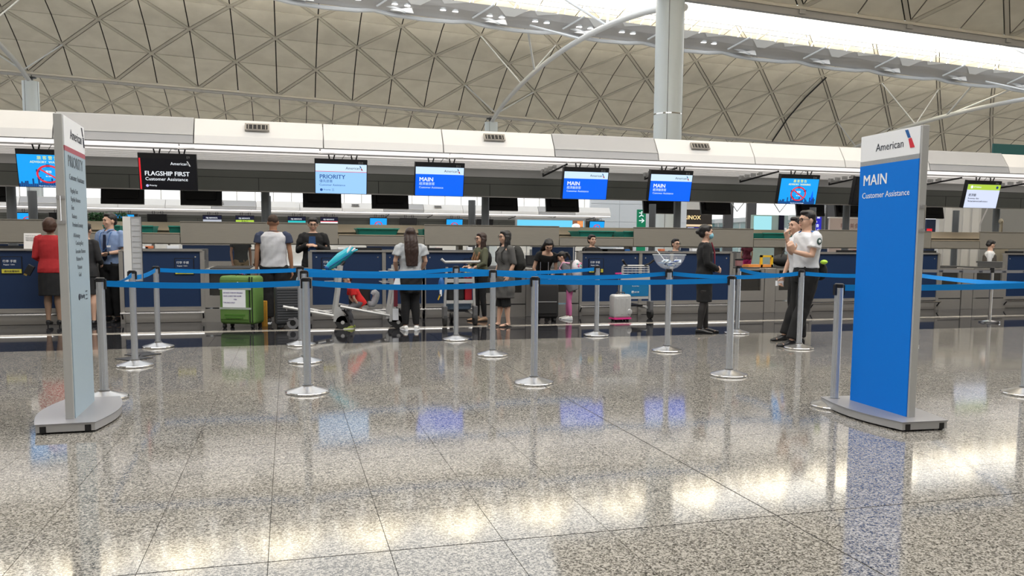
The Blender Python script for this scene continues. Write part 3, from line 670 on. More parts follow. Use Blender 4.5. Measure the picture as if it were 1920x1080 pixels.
# desk clutter
def box_thing(name, label, cat, x0, x1, z0, z1, y0, y1, m, group=None, bev=.004):
    o = tag(MB().bb((x0, y0, z0), (x1, y1, z1)).ob(name, m, bevel=bev), label, cat, group); return o
o = thing('notice_stand', 'white paper notice standing on the left desk top', 'sign', (P(58, 455, 14.5).x, 14.52, 1.20))
MB().prism([(0, 0), (.10, 0), (.04, .245), (.035, .245)], -.11, .13, 'x').ob('card', M_white, o)
for k in range(5): text(['Dangerous goods', 'Please declare all', 'items in your bags', 'lithium batteries', 'Thank you'][k], .02, M_txtd, o, (-.08, .035+.0-.012*0+.16*0-.02+.005*k-.03+.015, .20-.035*k), rot=(PI/2-.15, 0, 0))
for i, px in enumerate((15, 690, 1010, 1120, 1150, 1330, 1590, 1905, 1740, 805)):
    x = P(px, 462, 15.0).x
    o = thing('desk_monitor', 'low black monitor top on the desk ' + ['at the left edge', 'behind the cyan bag', 'behind the backpack woman', 'in front of the woman clerk', 'left of the glasses clerk', 'right of the glasses clerk', 'behind the second officer', 'at the right edge', 'right of the blue totem', 'beside the blouse woman'][i], 'monitor', (x, 15.02, .88 if i in (0+2,) else 1.01), 0, 'desk monitors')
    MB().bb((-.25, 0, .03), (.25, .035, .235)).ob('casing', M_black, o); MB().bb((-.04, .02, 0), (.04, .06, .1)).ob('stand', M_black, o); MB().bb((-.22, -.004, .06), (.22, 0, .22)).ob('rear_cover', M_rubber, o)
for i, (px, w_, m) in enumerate([(265, .25, M_signw), (280, .12, mat('clutter_orange', (.7, .2, .08), .6)), (325, .2, M_signw), (640, .14, M_signw), (820, .07, mat('pink_slip', (.75, .5, .5), .6)), (1160, .18, M_signw), (1175, .1, M_navy), (1240, .1, mat('clutter_orange', (.7, .2, .08), .6)), (1300, .12, M_signw), (1620, .1, M_signw), (1608, .12, mat('clutter_dark_red', (.4, .04, .04), .6)), (880, .1, M_signw), (705, .2, mat('binder_blue', (.02, .04, .25), .5))]):
    x = P(px, 462, 16.05).x
    box_thing('paper_stack', 'small stack of papers on the desks, ' + ['under the left tray window', 'orange, under the left tray window', 'under the first trays', 'behind the cyan bag', 'pink, beside the blouse woman', 'beside the woman clerk', 'blue, beside the woman clerk', 'orange, left of the glasses clerk', 'right of the glasses clerk', 'behind the officers', 'dark red, beside the blue totem', 'behind the olive top woman', 'blue folder, behind the stacked belts'][i], 'papers', x-w_/2, x+w_/2, 1.20, 1.235+.012*(i % 3), 15.98, 16.12, m, 'papers on the desks')
# rear shelf carrying these papers and screens
box_thing('rear_counter', 'long dark counter under the raised conveyor', 'counter', -6.5, P(388, 460, 16.05).x, 0, 1.20, 15.9, 16.3, M_worktop)
box_thing('rear_counter', 'dark counter behind the desks in the middle', 'counter', P(590, 460, 16.05).x, P(895, 460, 16.05).x, 0, 1.20, 15.9, 16.3, M_worktop)
box_thing('rear_counter', 'dark counter behind the clerks heads', 'counter', P(1095, 460, 16.05).x, P(1375, 460, 16.05).x, 0, 1.20, 15.9, 16.3, M_worktop)
box_thing('rear_counter', 'dark counter right of the officers', 'counter', P(1530, 460, 16.05).x, P(1750, 460, 16.05).x, 0, 1.20, 15.9, 16.3, M_worktop)

# ---- weigh belts between desks
def weigh(xa, xb, label, shut=False):
    root = thing('weigh_belt', label, 'belt', (0, 0, 0), 0, 'baggage weigh belts')
    wd = xb-xa
    MB().bb((xa, YF-.02, 0), (xb, YF, .22)).ob('base_plate', M_sst, root); MB().bb((xa, YF-.02, .225), (xb, YF, .235)).ob('joint', M_black, root)
    MB().bb((xa, YF-.02, .24), (xb, YF, .44)).ob('lower_panel', M_sst, root)
    MB().bb((xa, YF+.02, .44), (xb, YF+.03, .84)).ob('belt_front', mat('dark_glass', (.035, .033, .03), .15), root)
    for x0_, x1_ in ((xa, xa+.07), (xb-.07, xb)): MB().bb((x0_, YF-.02, .44), (x1_, YF+.03, .84)).ob('side_trim', M_sst, root)
    MB().bb((xa, YF-.02, .84), (xb, YF+1.5, .88)).ob('belt_frame', M_sst, root); MB().bb((xa+.08, YF+.03, .88), (xb-.08, YF+1.5, .895)).ob('belt', M_rubber, root)
    MB().bb((xa, YF+1.3, 0), (xb, YF+1.35, .84)).ob('rear_panel', M_worktop, root)
    return root
def pillar(xa, xb, label, top=.88):
    return box_thing('belt_divider', label, 'divider', xa, xb, 0, top, YF-.03, YF+1.4, M_sst, 'steel dividers between belts')
box_thing('rear_cabinet', 'low steel cabinet behind the man in blue shirt', 'cabinet', XF(160), XF(240), 0, .86, 15.9, 16.3, M_sst)
weigh(XF(384), XF(478), 'weigh belt behind the green suitcase'); pillar(XF(479), XF(500), 'steel divider behind the orange box')
weigh(XF(501), XF(580), 'weigh belt behind the man in raglan shirt')
weigh(XF(896), XF(985), 'weigh belt behind the backpack woman'); pillar(XF(986), XF(1006), 'steel divider behind the front post'); weigh(XF(1007), XF(1086), 'weigh belt behind mother and girl')
weigh(XF(1372), XF(1432), 'weigh belt with yellow crate left of the officers'); pillar(XF(1433), XF(1453), 'steel divider left of the officers'); weigh(XF(1454), XF(1519), 'weigh belt behind the officers')
weigh(XF(1760), XF(1801), 'left weigh belt right of the totem'); pillar(XF(1803), XF(1823), 'steel divider behind the grey belt post'); weigh(XF(1825), XF(1882), 'right weigh belt at the right edge')
o = thing('yellow_crate', 'yellow plastic handle crate on the belt beside officers', 'crate', (P(1440, 515, 14.7).x, 14.75, .895))
for x_ in (-.12, .12): MB().bb((x_-.02, 0, 0), (x_+.02, .05, .24)).ob('crate_side', mat('crate_yellow', (.75, .45, .02), .5), o)
MB().bb((-.14, 0, .20), (.14, .05, .24)).ob('crate_handle', MATS['crate_yellow'], o); MB().bb((-.42, 0, 0), (.14, .3, .05)).ob('crate_base', mat('crate_orange', (.75, .28, .06), .5), o)
o = thing('black_bag', 'black holdall on the belt behind the officers', 'bag', (P(1470, 510, 14.9).x, 14.95, .90)); MB().ell((0, 0, .13), (.26, .16, .13)).ob('bag_body', M_rubber, o, smooth=True)
MB().tube([(-.12, -.1, .2), (-.08, -.12, .32), (.08, -.12, .32), (.12, -.1, .2)], .012, 6).ob('handle', M_rubber, o)
#PART3
# ============================================================ TOTEM SIGNS
def totem(loc, rz, label, side, right):
    """side=+1: printed face looks to +x, -1: to -x; panel runs along local y, near end at y=0"""
    root = thing('totem_sign', label, 'sign', loc, rz)
    Lp, T_, H = .70, .055, 2.19
    MB().bb((-T_/2, 0, .06), (T_/2, Lp, H)).ob('post_panel', M_aluL, root, bevel=.003)
    fx = side*(T_/2+.003)
    fmat = M_signblue if right else M_signgrey
    zs = 1.98 if not right else 1.955
    MB().bb((fx-.003, .018, .065), (fx+.003, Lp-.008, zs-.02 if not right else zs)).ob('printed_panel', fmat, root)
    MB().bb((fx-.003, .018, zs), (fx+.003, Lp-.008, H-.004)).ob('header_panel', M_signw, root)
    if not right: MB().bb((fx-.003, .018, zs-.035), (fx+.0035, Lp-.008, zs)).ob('red_stripe', mat('stripe_rose', (.42, .10, .13), .5), root)
    else: MB().bb((fx-.003, .018, zs), (fx+.0035, Lp-.008, zs+.035)).ob('grey_stripe', mat('stripe_grey', (.55, .57, .60), .5), root)
    # the text runs away from the viewer on the left totem and towards him on the right one
    rot = (PI/2, 0, PI/2 if side > 0 else -PI/2); tx = fx+side*.0045
    def tt(s, size, m, y, z, bold=0, align='LEFT'): return text(s, size, m, root, (tx, y, z), rot=rot, bold=bold, align=align, depth=.0004)
    Y = lambda u: u if side > 0 else Lp-u     # u measured in reading direction
    if right:
        tt('American', .082, M_txtd, Y(.195), 2.055)
        for col, pts in ((M_navy, [(.555, .075), (.52, .135), (.552, .135), (.585, .075)]), (M_red, [(.56, .068), (.592, .072), (.632, .0), (.585, .0)])):
            MB().prism([(Y(a), 2.04+b) for a, b in pts], tx-.001, tx+.001, 'x').ob('emblem', col, root)
        tt('MAIN', .118, M_txtw, Y(.055), 1.80, bold=.005); tt('Customer Assistance', .064, M_txtw, Y(.05), 1.70)
    else:
        tt('American', .10, M_txtd, Y(.20), 2.045)
        for pts in ([(.62, .06), (.58, .12), (.61, .12), (.65, .06)], [(.625, .052), (.655, .055), (.685, -.02), (.645, -.02)]):
            MB().prism([(Y(a), 2.05+b) for a, b in pts], tx-.001, tx+.001, 'x').ob('emblem', M_txtd, root)
        g = mat('text_slate', (.14, .17, .20), .6)
        tt('PRIORITY', .115, g, Y(.10), 1.845, bold=.008)
        for s_, u, z, k in (('Customer Assistance', .12, 1.755, .058), ('Flagship First', .14, 1.665, .046), ('Flagship Business', .14, 1.605, .046), ('First', .15, 1.545, .046), ('Business', .16, 1.485, .046), ('Premium Economy', .16, 1.425, .046),
                           ('AAdvantage', .18, 1.35, .044), ('ConciergeKey', .24, 1.295, .044), ('Executive Platinum', .23, 1.235, .044), ('Platinum Pro', .24, 1.18, .044), ('Platinum', .27, 1.12, .044), ('Gold', .30, 1.065, .044)):
            tt(s_, k, g, Y(u), z)
        MB().tube([(tx-.001, Y(.29), .915), (tx+.001, Y(.29), .915)], .024, 12).ob('round_mark', M_txtd, root); tt('Priority', .05, M_txtd, Y(.33), .90); tt('三', .085, M_txtd, Y(.50), .885)
    # loop handle on the near edge
    hz = 1.63 if not right else 1.62
    MB().tube([(side*.0, 0, hz), (side*.0-.0, -.03, hz), (0, -.03, hz-.17), (0, 0, hz-.17)], .0055, 6).ob('handle', M_chrome, root)
    for z_ in (hz, hz-.17): MB().bb((-T_/2-.001, -.004, z_-.02), (T_/2+.001, .0, z_+.004)).ob('handle_plate', M_alu, root)
    # curved boat shaped base with castors
    out = []
    n = 12; w0, w1, y0, y1 = .185, .265, -.14, Lp+.16
    for i in range(n+1): u = i/n; out.append((w0+(w1-w0)*math.sin(PI*u), y0+(y1-y0)*u))
    out += [(-a, b) for a, b in reversed(out)]
    b = MB().prism(out, .012, .066, 'z').ob('base', M_alu, root, bevel=.002)
    MB().prism([(a*1.02, (c-Lp/2)*1.01+Lp/2) for a, c in out], .066, .072, 'z').ob('base_top', mat('base_top_grey', (.30, .30, .32), .35, .4), root)
    for sx in (-.14, .14):
        for yy in (y0-.002, y1-.03):
            k = MB().bb((sx-.02, yy, .012), (sx+.02, yy+.03, .055)).ob('castor_housing', M_black, b); MB().tube([(sx-.012, yy+.015, .012), (sx+.012, yy+.015, .012)], .012, 12).ob('castor', M_rubber, b)
    return root
lt = totem((-1.50, 6.30, 0), R(1.5), 'grey-blue PRIORITY totem sign on a wheeled base, left foreground', 1, False)
rt_ = totem((4.415, 4.95, 0), R(-3.0), 'tall bright blue MAIN totem sign on a wheeled base, right foreground', -1, True)

# slim acrylic stand between the left belt posts
o = thing('acrylic_stand', 'slim sign stand with white post and clear grey panel on black plates', 'sign', (-1.68, 9.98, 0))
MB().bb((-.085, 0, .82), (-.005, .04, 1.60)).ob('white_panel', M_white, o); MB().bb((.0, .0, .88), (.105, .03, 1.60)).ob('clear_panel', mat('acrylic_grey', (.50, .51, .53), .25), o)
MB().bb((.09, -.004, .88), (.105, .034, 1.60)).ob('panel_edge', M_alu, o); MB().bb((.0, -.002, 1.585), (.105, .032, 1.60)).ob('panel_edge', M_alu, o); MB().bb((.04, -.006, 1.60), (.075, .03, 1.63)).ob('clip', M_black, o)
MB().bb((-.03, .01, .012), (.01, .03, .85)).ob('upright', M_steel, o)
for k in range(9): MB().bb((.01, -.003, 1.50-.06*k), (.088, -.0015, 1.505-.06*k)).ob('print_line', M_alu, o)
MB().lathe([(.20, 0), (.20, .008), (.03, .02)], (-.02, .02, 0), 4).ob('floor_plate', M_black, o); MB().lathe([(.20, 0), (.20, .008), (.03, .02)], (.02, .36, 0), 4).ob('floor_plate', M_black, o)
MB().bb((-.03, .0, .008), (.01, .38, .018)).ob('foot_bar', M_black, o)

# ============================================================ BELT BARRIER POSTS
_proto = {}
def stanchion(x, y, label, rz=0, head='black'):
    if 'p' not in _proto:
        r0 = thing('belt_post', label, 'post', (0, 0, 0), 0, 'silver belt barrier posts')
        fl_ = MB(); rs = []
        for z in (.03, .985):
            ring = []
            for i in range(32):
                a = 2*PI*i/32; r = .034 if i % 4 else .0315
                ring.append((r*math.cos(a), r*math.sin(a), z))
            rs.append(ring)
        fl_.add(rs[0]+rs[1], [(i, (i+1) % 32, 32+(i+1) % 32, 32+i) for i in range(32)])
        fl_.ob('post', M_post, r0)
        MB().lathe([(.185, 0), (.187, .012), (.183, .02), (.06, .055), (.045, .062), (.045, .075)], n=40).ob('base', M_steel, r0, smooth=True)
        MB().lathe([(.187, .006), (.189, .010), (.189, .014), (.186, .018)], n=40, cap=False).ob('base_rim', M_chrome, r0)
        MB().lathe([(.0345, .985), (.036, .99), (.036, 1.015), (.03, 1.02)], n=24).ob('cap', M_black, r0)
        for s in (-1, 1): MB().bb((s*.028, -.016, .925), (s*.045, .016, 1.008)).ob('belt_outlet', M_black, r0)
        MB().bb((-.02, .028, .925), (.02, .046, 1.01)).ob('belt_outlet', M_black, r0)
        _proto['p'] = r0; r = r0
    else: r = copy_tree(_proto['p'])
    r.location = (x, y, 0); r.rotation_euler = (0, 0, rz); r['label'] = label; r['group'] = 'silver belt barrier posts'; return r
PX = {'a0': (-1.515, 7.50), 'a1': (.15, 7.38), 'a2': (2.25, 7.40), 'a3': (4.33, 7.40),
      'b0': (-1.59, 9.41), 'b1': (.17, 9.32), 'b2': (2.34, 9.41), 'b3': (4.58, 9.33), 'b4': (6.39, 9.20), 'b5': (7.93, 9.1),
      'c0': (-1.59, 11.04), 'c1': (.15, 10.9), 'c2': (2.23, 11.06), 'c3': (4.34, 11.16), 'c4': (6.55, 11.0),
      'd0': (4.35, 5.75), 'd1': (6.42, 5.84), 'd2': (8.6, 5.9)}
LB = {'a0': 'belt post directly right of the grey PRIORITY totem', 'a1': 'nearest belt post left of centre, in front of two others in line', 'a2': 'front belt post near the centre, without queue belt crossing its base', 'a3': 'front belt post right of the masked woman',
      'b0': 'belt post with the clear sign stand behind it', 'b1': 'middle post of three in line beside the black suitcase', 'b2': 'belt post in front of the woman in grey dress', 'b3': 'belt post carrying the clear bowl', 'b4': 'belt post in front of the two officers', 'b5': 'belt post hidden behind the blue totem',
      'c0': 'belt post in front of the blue desk with notice at left', 'c1': 'rearmost post of three in line beside the black suitcase', 'c2': 'belt post in front of the luggage trolley with red bag', 'c3': 'belt post between the girl and the silver suitcase', 'c4': 'belt post with small card holder, behind the front right post',
      'd0': 'belt post just left of the blue totem', 'd1': 'belt post cut by the right edge of the photo', 'd2': 'belt post beyond the right edge of the photo'}
for k, (x, y) in PX.items(): stanchion(x, y, LB[k])
def belt(a, b, label, za=.970, zb=.970, sag=.03, m=M_belt, h=.05, twist=0, sx=.05):
    A, B = V((*PX[a], 0)) if isinstance(a, str) else V(a), V((*PX[b], 0)) if isinstance(b, str) else V(b)
    d = (B-A).normalized(); A = A+d*sx; B = B-d*sx; nrm = V((-d.y, d.x, 0)); n = 16; m_ = MB(); vs = []
    for i in range(n+1):
        u = i/n; p = A.lerp(B, u); z = za+(zb-za)*u-sag*4*u*(1-u)
        tw = twist*math.sin(PI*u); up = V((0, 0, math.cos(tw)))*h/2+nrm*math.sin(tw)*h/2; th = nrm*.0012
        vs += [p+V((0, 0, z))-up-th, p+V((0, 0, z))+up-th, p+V((0, 0, z))+up+th, p+V((0, 0, z))-up+th]
    fs = [(4*i+j, 4*i+(j+1) % 4, 4*i+4+(j+1) % 4, 4*i+4+j) for i in range(n) for j in range(4)]+[(0, 1, 2, 3), tuple(4*n+j for j in range(4))]
    o = m_.add(vs, fs).ob('barrier_belt', m); return tag(o, label, 'belt', 'retractable barrier belts')
belt('a0', 'a1', 'front blue belt crossing the green suitcase', sag=.02)
belt('a1', 'a2', 'front blue belt crossing the boy and the trolleys', sag=.045)
belt('a2', 'a3', 'front blue belt crossing the girl with pink leggings', sag=.012)
belt('b1', 'b2', 'middle blue belt crossing the woman in white blouse', sag=.02)
belt('b2', 'b3', 'middle blue belt crossing the silver suitcase', sag=.045)
belt('b3', 'b4', 'middle blue belt crossing the masked woman', sag=.045)
belt('b4', 'b5', 'middle blue belt running behind the blue totem', sag=.03)
belt('c0', 'c1', 'rear blue belt behind the green suitcase', sag=.02)
belt('c1', 'c2', 'rear blue belt in front of the cyan bag', sag=.045)
belt('c2', 'c3', 'rear blue belt in front of the olive top woman', sag=.045)
belt('c0', 'b0', 'short blue belt sloping between two left posts', sag=.02, zb=.94)
belt('b0', 'a0', 'short twisted blue belt beside the clear stand', sag=.03, twist=.9)
belt('c4', 'b4', 'blue belt sloping from card holder post to officers post', sag=.05)
belt('d0', 'd1', 'near blue belt passing behind the totem to the right edge', .985, .985, sag=.008)
belt('b5', 'd1', 'twisted blue belt emerging right of the totem', .97, .99, sag=.02, twist=.6)
belt('d1', 'd2', 'near blue belt leaving the photo at the right edge', sag=.01)
# grey branded belt with its own chrome post
gp = thing('chrome_belt_post', 'thin chrome post on a flat round base in front of the right desks', 'post', (11.94, 11.66, 0))
MB().lathe([(.028, .03), (.028, .95)], n=20).ob('post', M_chrome, gp, smooth=True); MB().lathe([(.165, 0), (.17, .01), (.17, .03), (.05, .045), (.03, .05)], n=36).ob('base', M_chrome, gp, smooth=True); MB().lathe([(.035, .88), (.035, .97), (.03, .975)], n=20).ob('belt_head', M_black, gp)
M_gbelt = mat('grey_belt', (.20, .20, .21), .6)
gA, gB = V((9.3, 11.66, 0)), V((11.94, 11.66, 0)); gC = V((15.5, 11.6, 0))
g1 = belt(gA, gB, 'grey printed belt left of the chrome post', .93, .90, .0, M_gbelt, .05, sx=.03); g2 = belt(gB, gC, 'grey printed belt right of the chrome post', .90, .90, .0, M_gbelt, .05, sx=.03)
for i in range(6): text('HAS', .045, M_txtd, g1, (9.55+.42*i, 11.655, .915-.0115*(9.55+.42*i-9.3)-.0), bold=.006)
for i in range(7): text('HAS', .045, M_txtd, g2, (12.15+.45*i, 11.65-.0168*(.2+.45*i), .885), bold=.006)
# bowl, card holder
bo = thing('acrylic_bowl', 'clear plastic bowl of blue tags standing on a belt post', 'bowl', (4.58, 9.33, 1.02))
M_acr = mat('clear_acrylic', (.85, .9, 1), .05, alpha=.16)
pr = [(.03, 0), (.10, .025), (.15, .07), (.185, .13), (.20, .175), (.207, .18), (.207, .188), (.197, .188)]
MB().lathe(pr, n=32, cap=False).ob('bowl_shell', M_acr, bo, smooth=True); MB().lathe([(.035, -.0), (.035, .01)], n=16).ob('bowl_foot', M_black, bo)
MB().lathe([(.197, .182), (.207, .182), (.208, .19), (.198, .19), (.197, .182)], n=32, cap=False).ob('rim', mat('acrylic_rim', (.8, .85, .9), .1), bo)
rn = random.Random(5)
for i in range(26):
    a, r_ = rn.uniform(0, 2*PI), rn.uniform(.0, .11); m_ = rn.choice([mat('tag_blue', (.03, .10, .42), .5), mat('tag_white', (.6, .66, .7), .5), mat('tag_pale', (.25, .38, .55), .5)])
    MB().box((0, 0, 0), (.085, .045, .008), Mx.Rotation(rn.uniform(0, 3), 3, 'Z') @ Mx.Rotation(rn.uniform(-.9, .9), 3, 'X')).ob('paper_tag', m_, bo, loc=(r_*math.cos(a), r_*math.sin(a), rn.uniform(.04, .085)+r_*.3))
MB().tube([(-.05, 0, .1), (-.17, 0, .24)], .006, 6).ob('pen', M_signw, bo)
ch = thing('card_holder', 'small pinkish card holder with black lid on belt post', 'holder', (6.55, 11.0, 1.02)); MB().bb((-.05, -.03, 0), (.05, .03, .085)).ob('holder_body', mat('dusty_pink', (.30, .14, .14), .5), ch, bevel=.006); MB().bb((-.055, -.035, .085), (.055, .035, .11)).ob('lid', M_black, ch, bevel=.006)

# ============================================================ LUGGAGE AND TROLLEYS
def rbox(w_, d_, h_, r=.04, seg=3):
    me = MB().box((0, 0, h_/2), (w_, d_, h_)); m = me.mesh('rb'); bm = bmesh.new(); bm.from_mesh(m)
    bmesh.ops.bevel(bm, geom=bm.edges[:], offset=r, segments=seg, affect='EDGES', profile=.5); bm.to_mesh(m); bm.free(); return m
def suitcase(loc, w_, d_, h_, m, label, rz=0, ribs=0, handle=False, soft=False, wheel=.03, rib_m=None):
    s = thing('suitcase', label, 'suitcase', loc, rz); z0 = wheel*2
    b = link('shell', rbox(w_, d_, h_, min(.05, d_/4)), m, s, smooth=True, loc=(0, 0, z0))
    for k in range(ribs):
        z = z0+h_*.1+(h_*.8)*k/max(1, ribs-1); MB().bb((-w_/2+.04, -d_/2-.006, z), (w_/2-.04, -d_/2+.01, z+h_*.03)).ob('shell_rib', rib_m or m, s)
    for sx in (-1, 1):
        for sy in (-1, 1):
            k = MB().tube([(sx*(w_/2-.06)-.018, sy*(d_/2-.05), wheel), (sx*(w_/2-.06)+.018, sy*(d_/2-.05), wheel)], wheel, 12).ob('wheel', M_rubber, s); MB().bb((sx*(w_/2-.06)-.022, sy*(d_/2-.05)-.02, wheel), (sx*(w_/2-.06)+.022, sy*(d_/2-.05)+.02, z0+.02)).ob('fork', M_black, k)
    MB().tube([(-.09, 0, z0+h_), (-.07, 0, z0+h_+.03), (.07, 0, z0+h_+.03), (.09, 0, z0+h_)], .01, 6).ob('carry_handle', M_black, s)
    if handle:
        for sx in (-.07, .07) if handle == 2 else (0,): MB().tube([(sx, d_/2-.03, z0+h_), (sx, d_/2-.03, z0+h_+.36)], .007 if handle == 2 else .012, 6).ob('pull_rod', M_chrome, s)
    return s
gm = vary(mat('green_fabric', (.10, .20, .045), .7), 60, .12, .15); gd_ = mat('green_trim', (.06, .17, .02), .7)
s = suitcase((G(462, 608).x-.03, 13.32, 0), .58, .34, .74, gm, 'large green soft suitcase with a taped handwritten paper', R(-24), soft=True, wheel=.035)
for z_ in (.20, .62): MB().bb((-.2, -.182, z_), (.14, -.168, z_+.025)).ob('pocket_seam', gd_, s)
MB().bb((-.27, -.178, .14), (.19, -.165, .76)).ob('front_pocket', gm, s, bevel=.01); MB().bb((.205, -.178, .10), (.22, -.160, .80)).ob('zip', M_black, s); MB().bb((.248, -.176, .10), (.258, -.160, .80)).ob('zip', M_black, s)
pp = MB().bb((-.225, -.184, .33), (.15, -.180, .60)).ob('taped_paper', M_signw, s)
for k, t_ in enumerate(['DO NOT THROW FRAGILE', 'HAVE A NICE TRIP HOME', 'USA', 'THIS BAG ONLY']): text(t_, .026, mat('ink_violet', (.12, .08, .3), .6), pp, (-.21+(.17 if k == 2 else 0), -.186, .545-.05*k))
MB().bb((-.28, -.186, .60), (.24, -.179, .63)).ob('clear_tape', mat('tape', (.7, .75, .72), .2, alpha=.35), s); MB().bb((-.28, -.186, .30), (.24, -.179, .33)).ob('clear_tape', MATS['tape'], s)
for c_, x_ in ((mat('ribbon_pink', (.8, .12, .35), .6), .0), (mat('ribbon_blue', (.1, .15, .5), .6), .03), (M_signw, -.05)): MB().box((x_, -.02, .855+.006), (.10, .025, .035), Mx.Rotation(.3+x_*4, 3, 'Y')).ob('ribbon', c_, s)
MB().box((.04, -.186, .70), (.05, .003, .025), Mx.Rotation(.6, 3, 'Y')).ob('tag_label', M_signw, s); MB().bb((-.18, -.19, .16), (.10, -.178, .18)).ob('bottom_grip', gd_, s)
o = thing('orange_tube_box', 'tall narrow orange-yellow box standing beside the green suitcase', 'box', (G(495, 606).x, 13.52, 0), R(5))
for k in range(4): MB().bb((-.065+.0335*k, -.06, 0), (-.065+.0335*k+.031, .06, .40)).ob('box_panel', vary(mat('box_orange', (.62, .30, .03), .5), 20, .15), o)
MB().box((-.05, -.065, .42), (.04, .004, .05), Mx.Rotation(.3, 3, 'Y')).ob('orange_tag', mat('tag_red_orange', (.8, .2, .08), .5), o)
s = suitcase((G(540, 612).x, 13.15, 0), .40, .27, .60, vary(mat('charcoal_shell', (.035, .038, .042), .35), 30, .1), 'charcoal hard-shell suitcase with horizontal ribs', R(4), ribs=13, rib_m=mat('charcoal_rib', (.07, .073, .08), .3))
MB().bb((-.05, -.02, .665), (.05, .02, .69)).ob('white_luggage_tag', M_signw, s); MB().bb((-.03, -.15, .28), (-.02, -.138, .33)).ob('lock', M_chrome, s); s.children
o = thing('bubble_wrapped_item', 'pale blue wrapped item lying on the charcoal suitcase', 'parcel', (G(555, 612).x+.02, 13.15, .665)); MB().ell((.05, 0, .07), (.06, .06, .085)).ob('wrap', mat('pale_blue_wrap', (.35, .50, .60), .4), o, smooth=True); MB().bb((.02, -.05, .0), (.10, .05, .012)).ob('wrap_base', MATS['pale_blue_wrap'], o)
s = suitcase((4.28, 13.45, 0), .42, .28, .60, vary(mat('black_fabric', (.016, .015, .015), .75), 80, .2, .2), 'black soft suitcase standing before the woman bending down', R(-6), handle=2)
MB().bb((-.17, -.152, .14), (.17, -.138, .34)).ob('front_pocket', MATS['black_fabric'], s, bevel=.008); MB().bb((-.17, -.156, .34), (.17, -.138, .35)).ob('zip', M_alu, s)
s = suitcase((G(1150, 600).x+.05, 13.25, 0), .36, .20, .42, vary(mat('silver_shell', (.50, .50, .50), .3, .3), 10, .1), "small silver child's suitcase with embossed character-free relief and pink trim", R(10), handle=1, wheel=.025)
s['label'] = 'small silver embossed suitcase with a tall pink-topped handle'
for k in range(3): MB().bb((-.15+.1*k, -.104, .12), (-.10+.1*k, -.095, .40)).ob('embossed_panel', MATS['silver_shell'], s, bevel=.008)
MB().ell((.13, -.10, .16), (.055, .012, .055)).ob('relief_disc', MATS['silver_shell'], s, smooth=True); MB().bb((-.06, .06, .815), (.06, .09, .84)).ob('handle_grip', mat('hot_pink', (.75, .04, .25), .5), s); MB().bb((-.17, -.102, .035), (.17, .1, .06)).ob('pink_trim', MATS['hot_pink'], s)

def trolley_side(loc, label, rz=0, papers=False):
    """cart seen from the side: upright at x=0, deck running to -x"""
    t = thing('luggage_trolley', label, 'trolley', loc, rz, 'luggage trolleys')
    for sy in (-.24, .24):
        MB().tube([(.0, sy, .16), (.06, sy, .55), (.11, sy, .98)], .03, 8).ob('upright', M_aluL, t)
        MB().tube([(.03, sy, .20), (-.35, sy, .275), (-.76, sy, .36)], .024, 6).ob('deck_rail', M_aluL, t)
        MB().prism([(-.02, .12), (.20, .10), (.15, .22), (.08, .34), (.02, .34)], sy-.03, sy+.03, 'y').ob('side_bracket', M_aluL, t)
        w_ = MB().tube([(.12, sy-.03, .105), (.12, sy+.03, .105)], .105, 20).ob('rear_wheel', M_rubber, t, smooth=True); MB().tube([(.12, sy-.034, .105), (.12, sy+.034, .105)], .03, 10).ob('wheel_hub', M_aluL, w_)
        MB().tube([(.03, sy, .30), (.14, sy, .30), (.22, sy, .20), (.25, sy, .10)], .026, 6).ob('wheel_guard', M_black, t)
    MB().tube([(.11, -.24, .98), (.15, -.24, 1.03), (.15, .24, 1.03), (.11, .24, .98)], .024, 8).ob('push_handle', M_black, t)
    for k in range(4): MB().bb((-.66+.18*k, -.23, .325-.04*k), (-.60+.18*k, .23, .345-.04*k)).ob('deck_slat', M_aluL, t)
    w_ = MB().tube([(-.62, -.035, .09), (-.62, .035, .09)], .09, 20).ob('front_wheel', mat('wheel_grey', (.25, .25, .26), .5), t, smooth=True); MB().tube([(-.62, -.04, .09), (-.62, .04, .09)], .045, 12).ob('wheel_hub', M_black, w_)
    MB().tube([(-.62, 0, .1), (-.62, 0, .30)], .02, 6).ob('front_fork', M_black, t)
    MB().bb((.02, -.22, .72), (.06, .22, .92)).ob('basket_back', M_aluL, t)
    for k in range(3): MB().tube([(.06, -.22, .72+.08*k), (-.12, -.22, .72+.08*k), (-.12, .22, .72+.08*k), (.06, .22, .72+.08*k)], .006, 5).ob('basket_wire', M_alu, t)
    if papers:
        MB().bb((.05, -.275, .35), (.11, -.272, .8)).ob('ad_strip', mat('ad_burgundy', (.22, .03, .05), .5), t)
    return t
t1 = trolley_side((2.02-.50, 12.92, 0), 'luggage trolley, right one of two, with papers in its handle', R(0), True)
MB().bb((.03, -.29, .14), (.12, -.285, .32)).ob('white_sticker', M_signw, t1)
t2 = trolley_side((.70-.02, 13.05, 0), 'luggage trolley, left one of two, cyan bag hanging on its handle', 0)
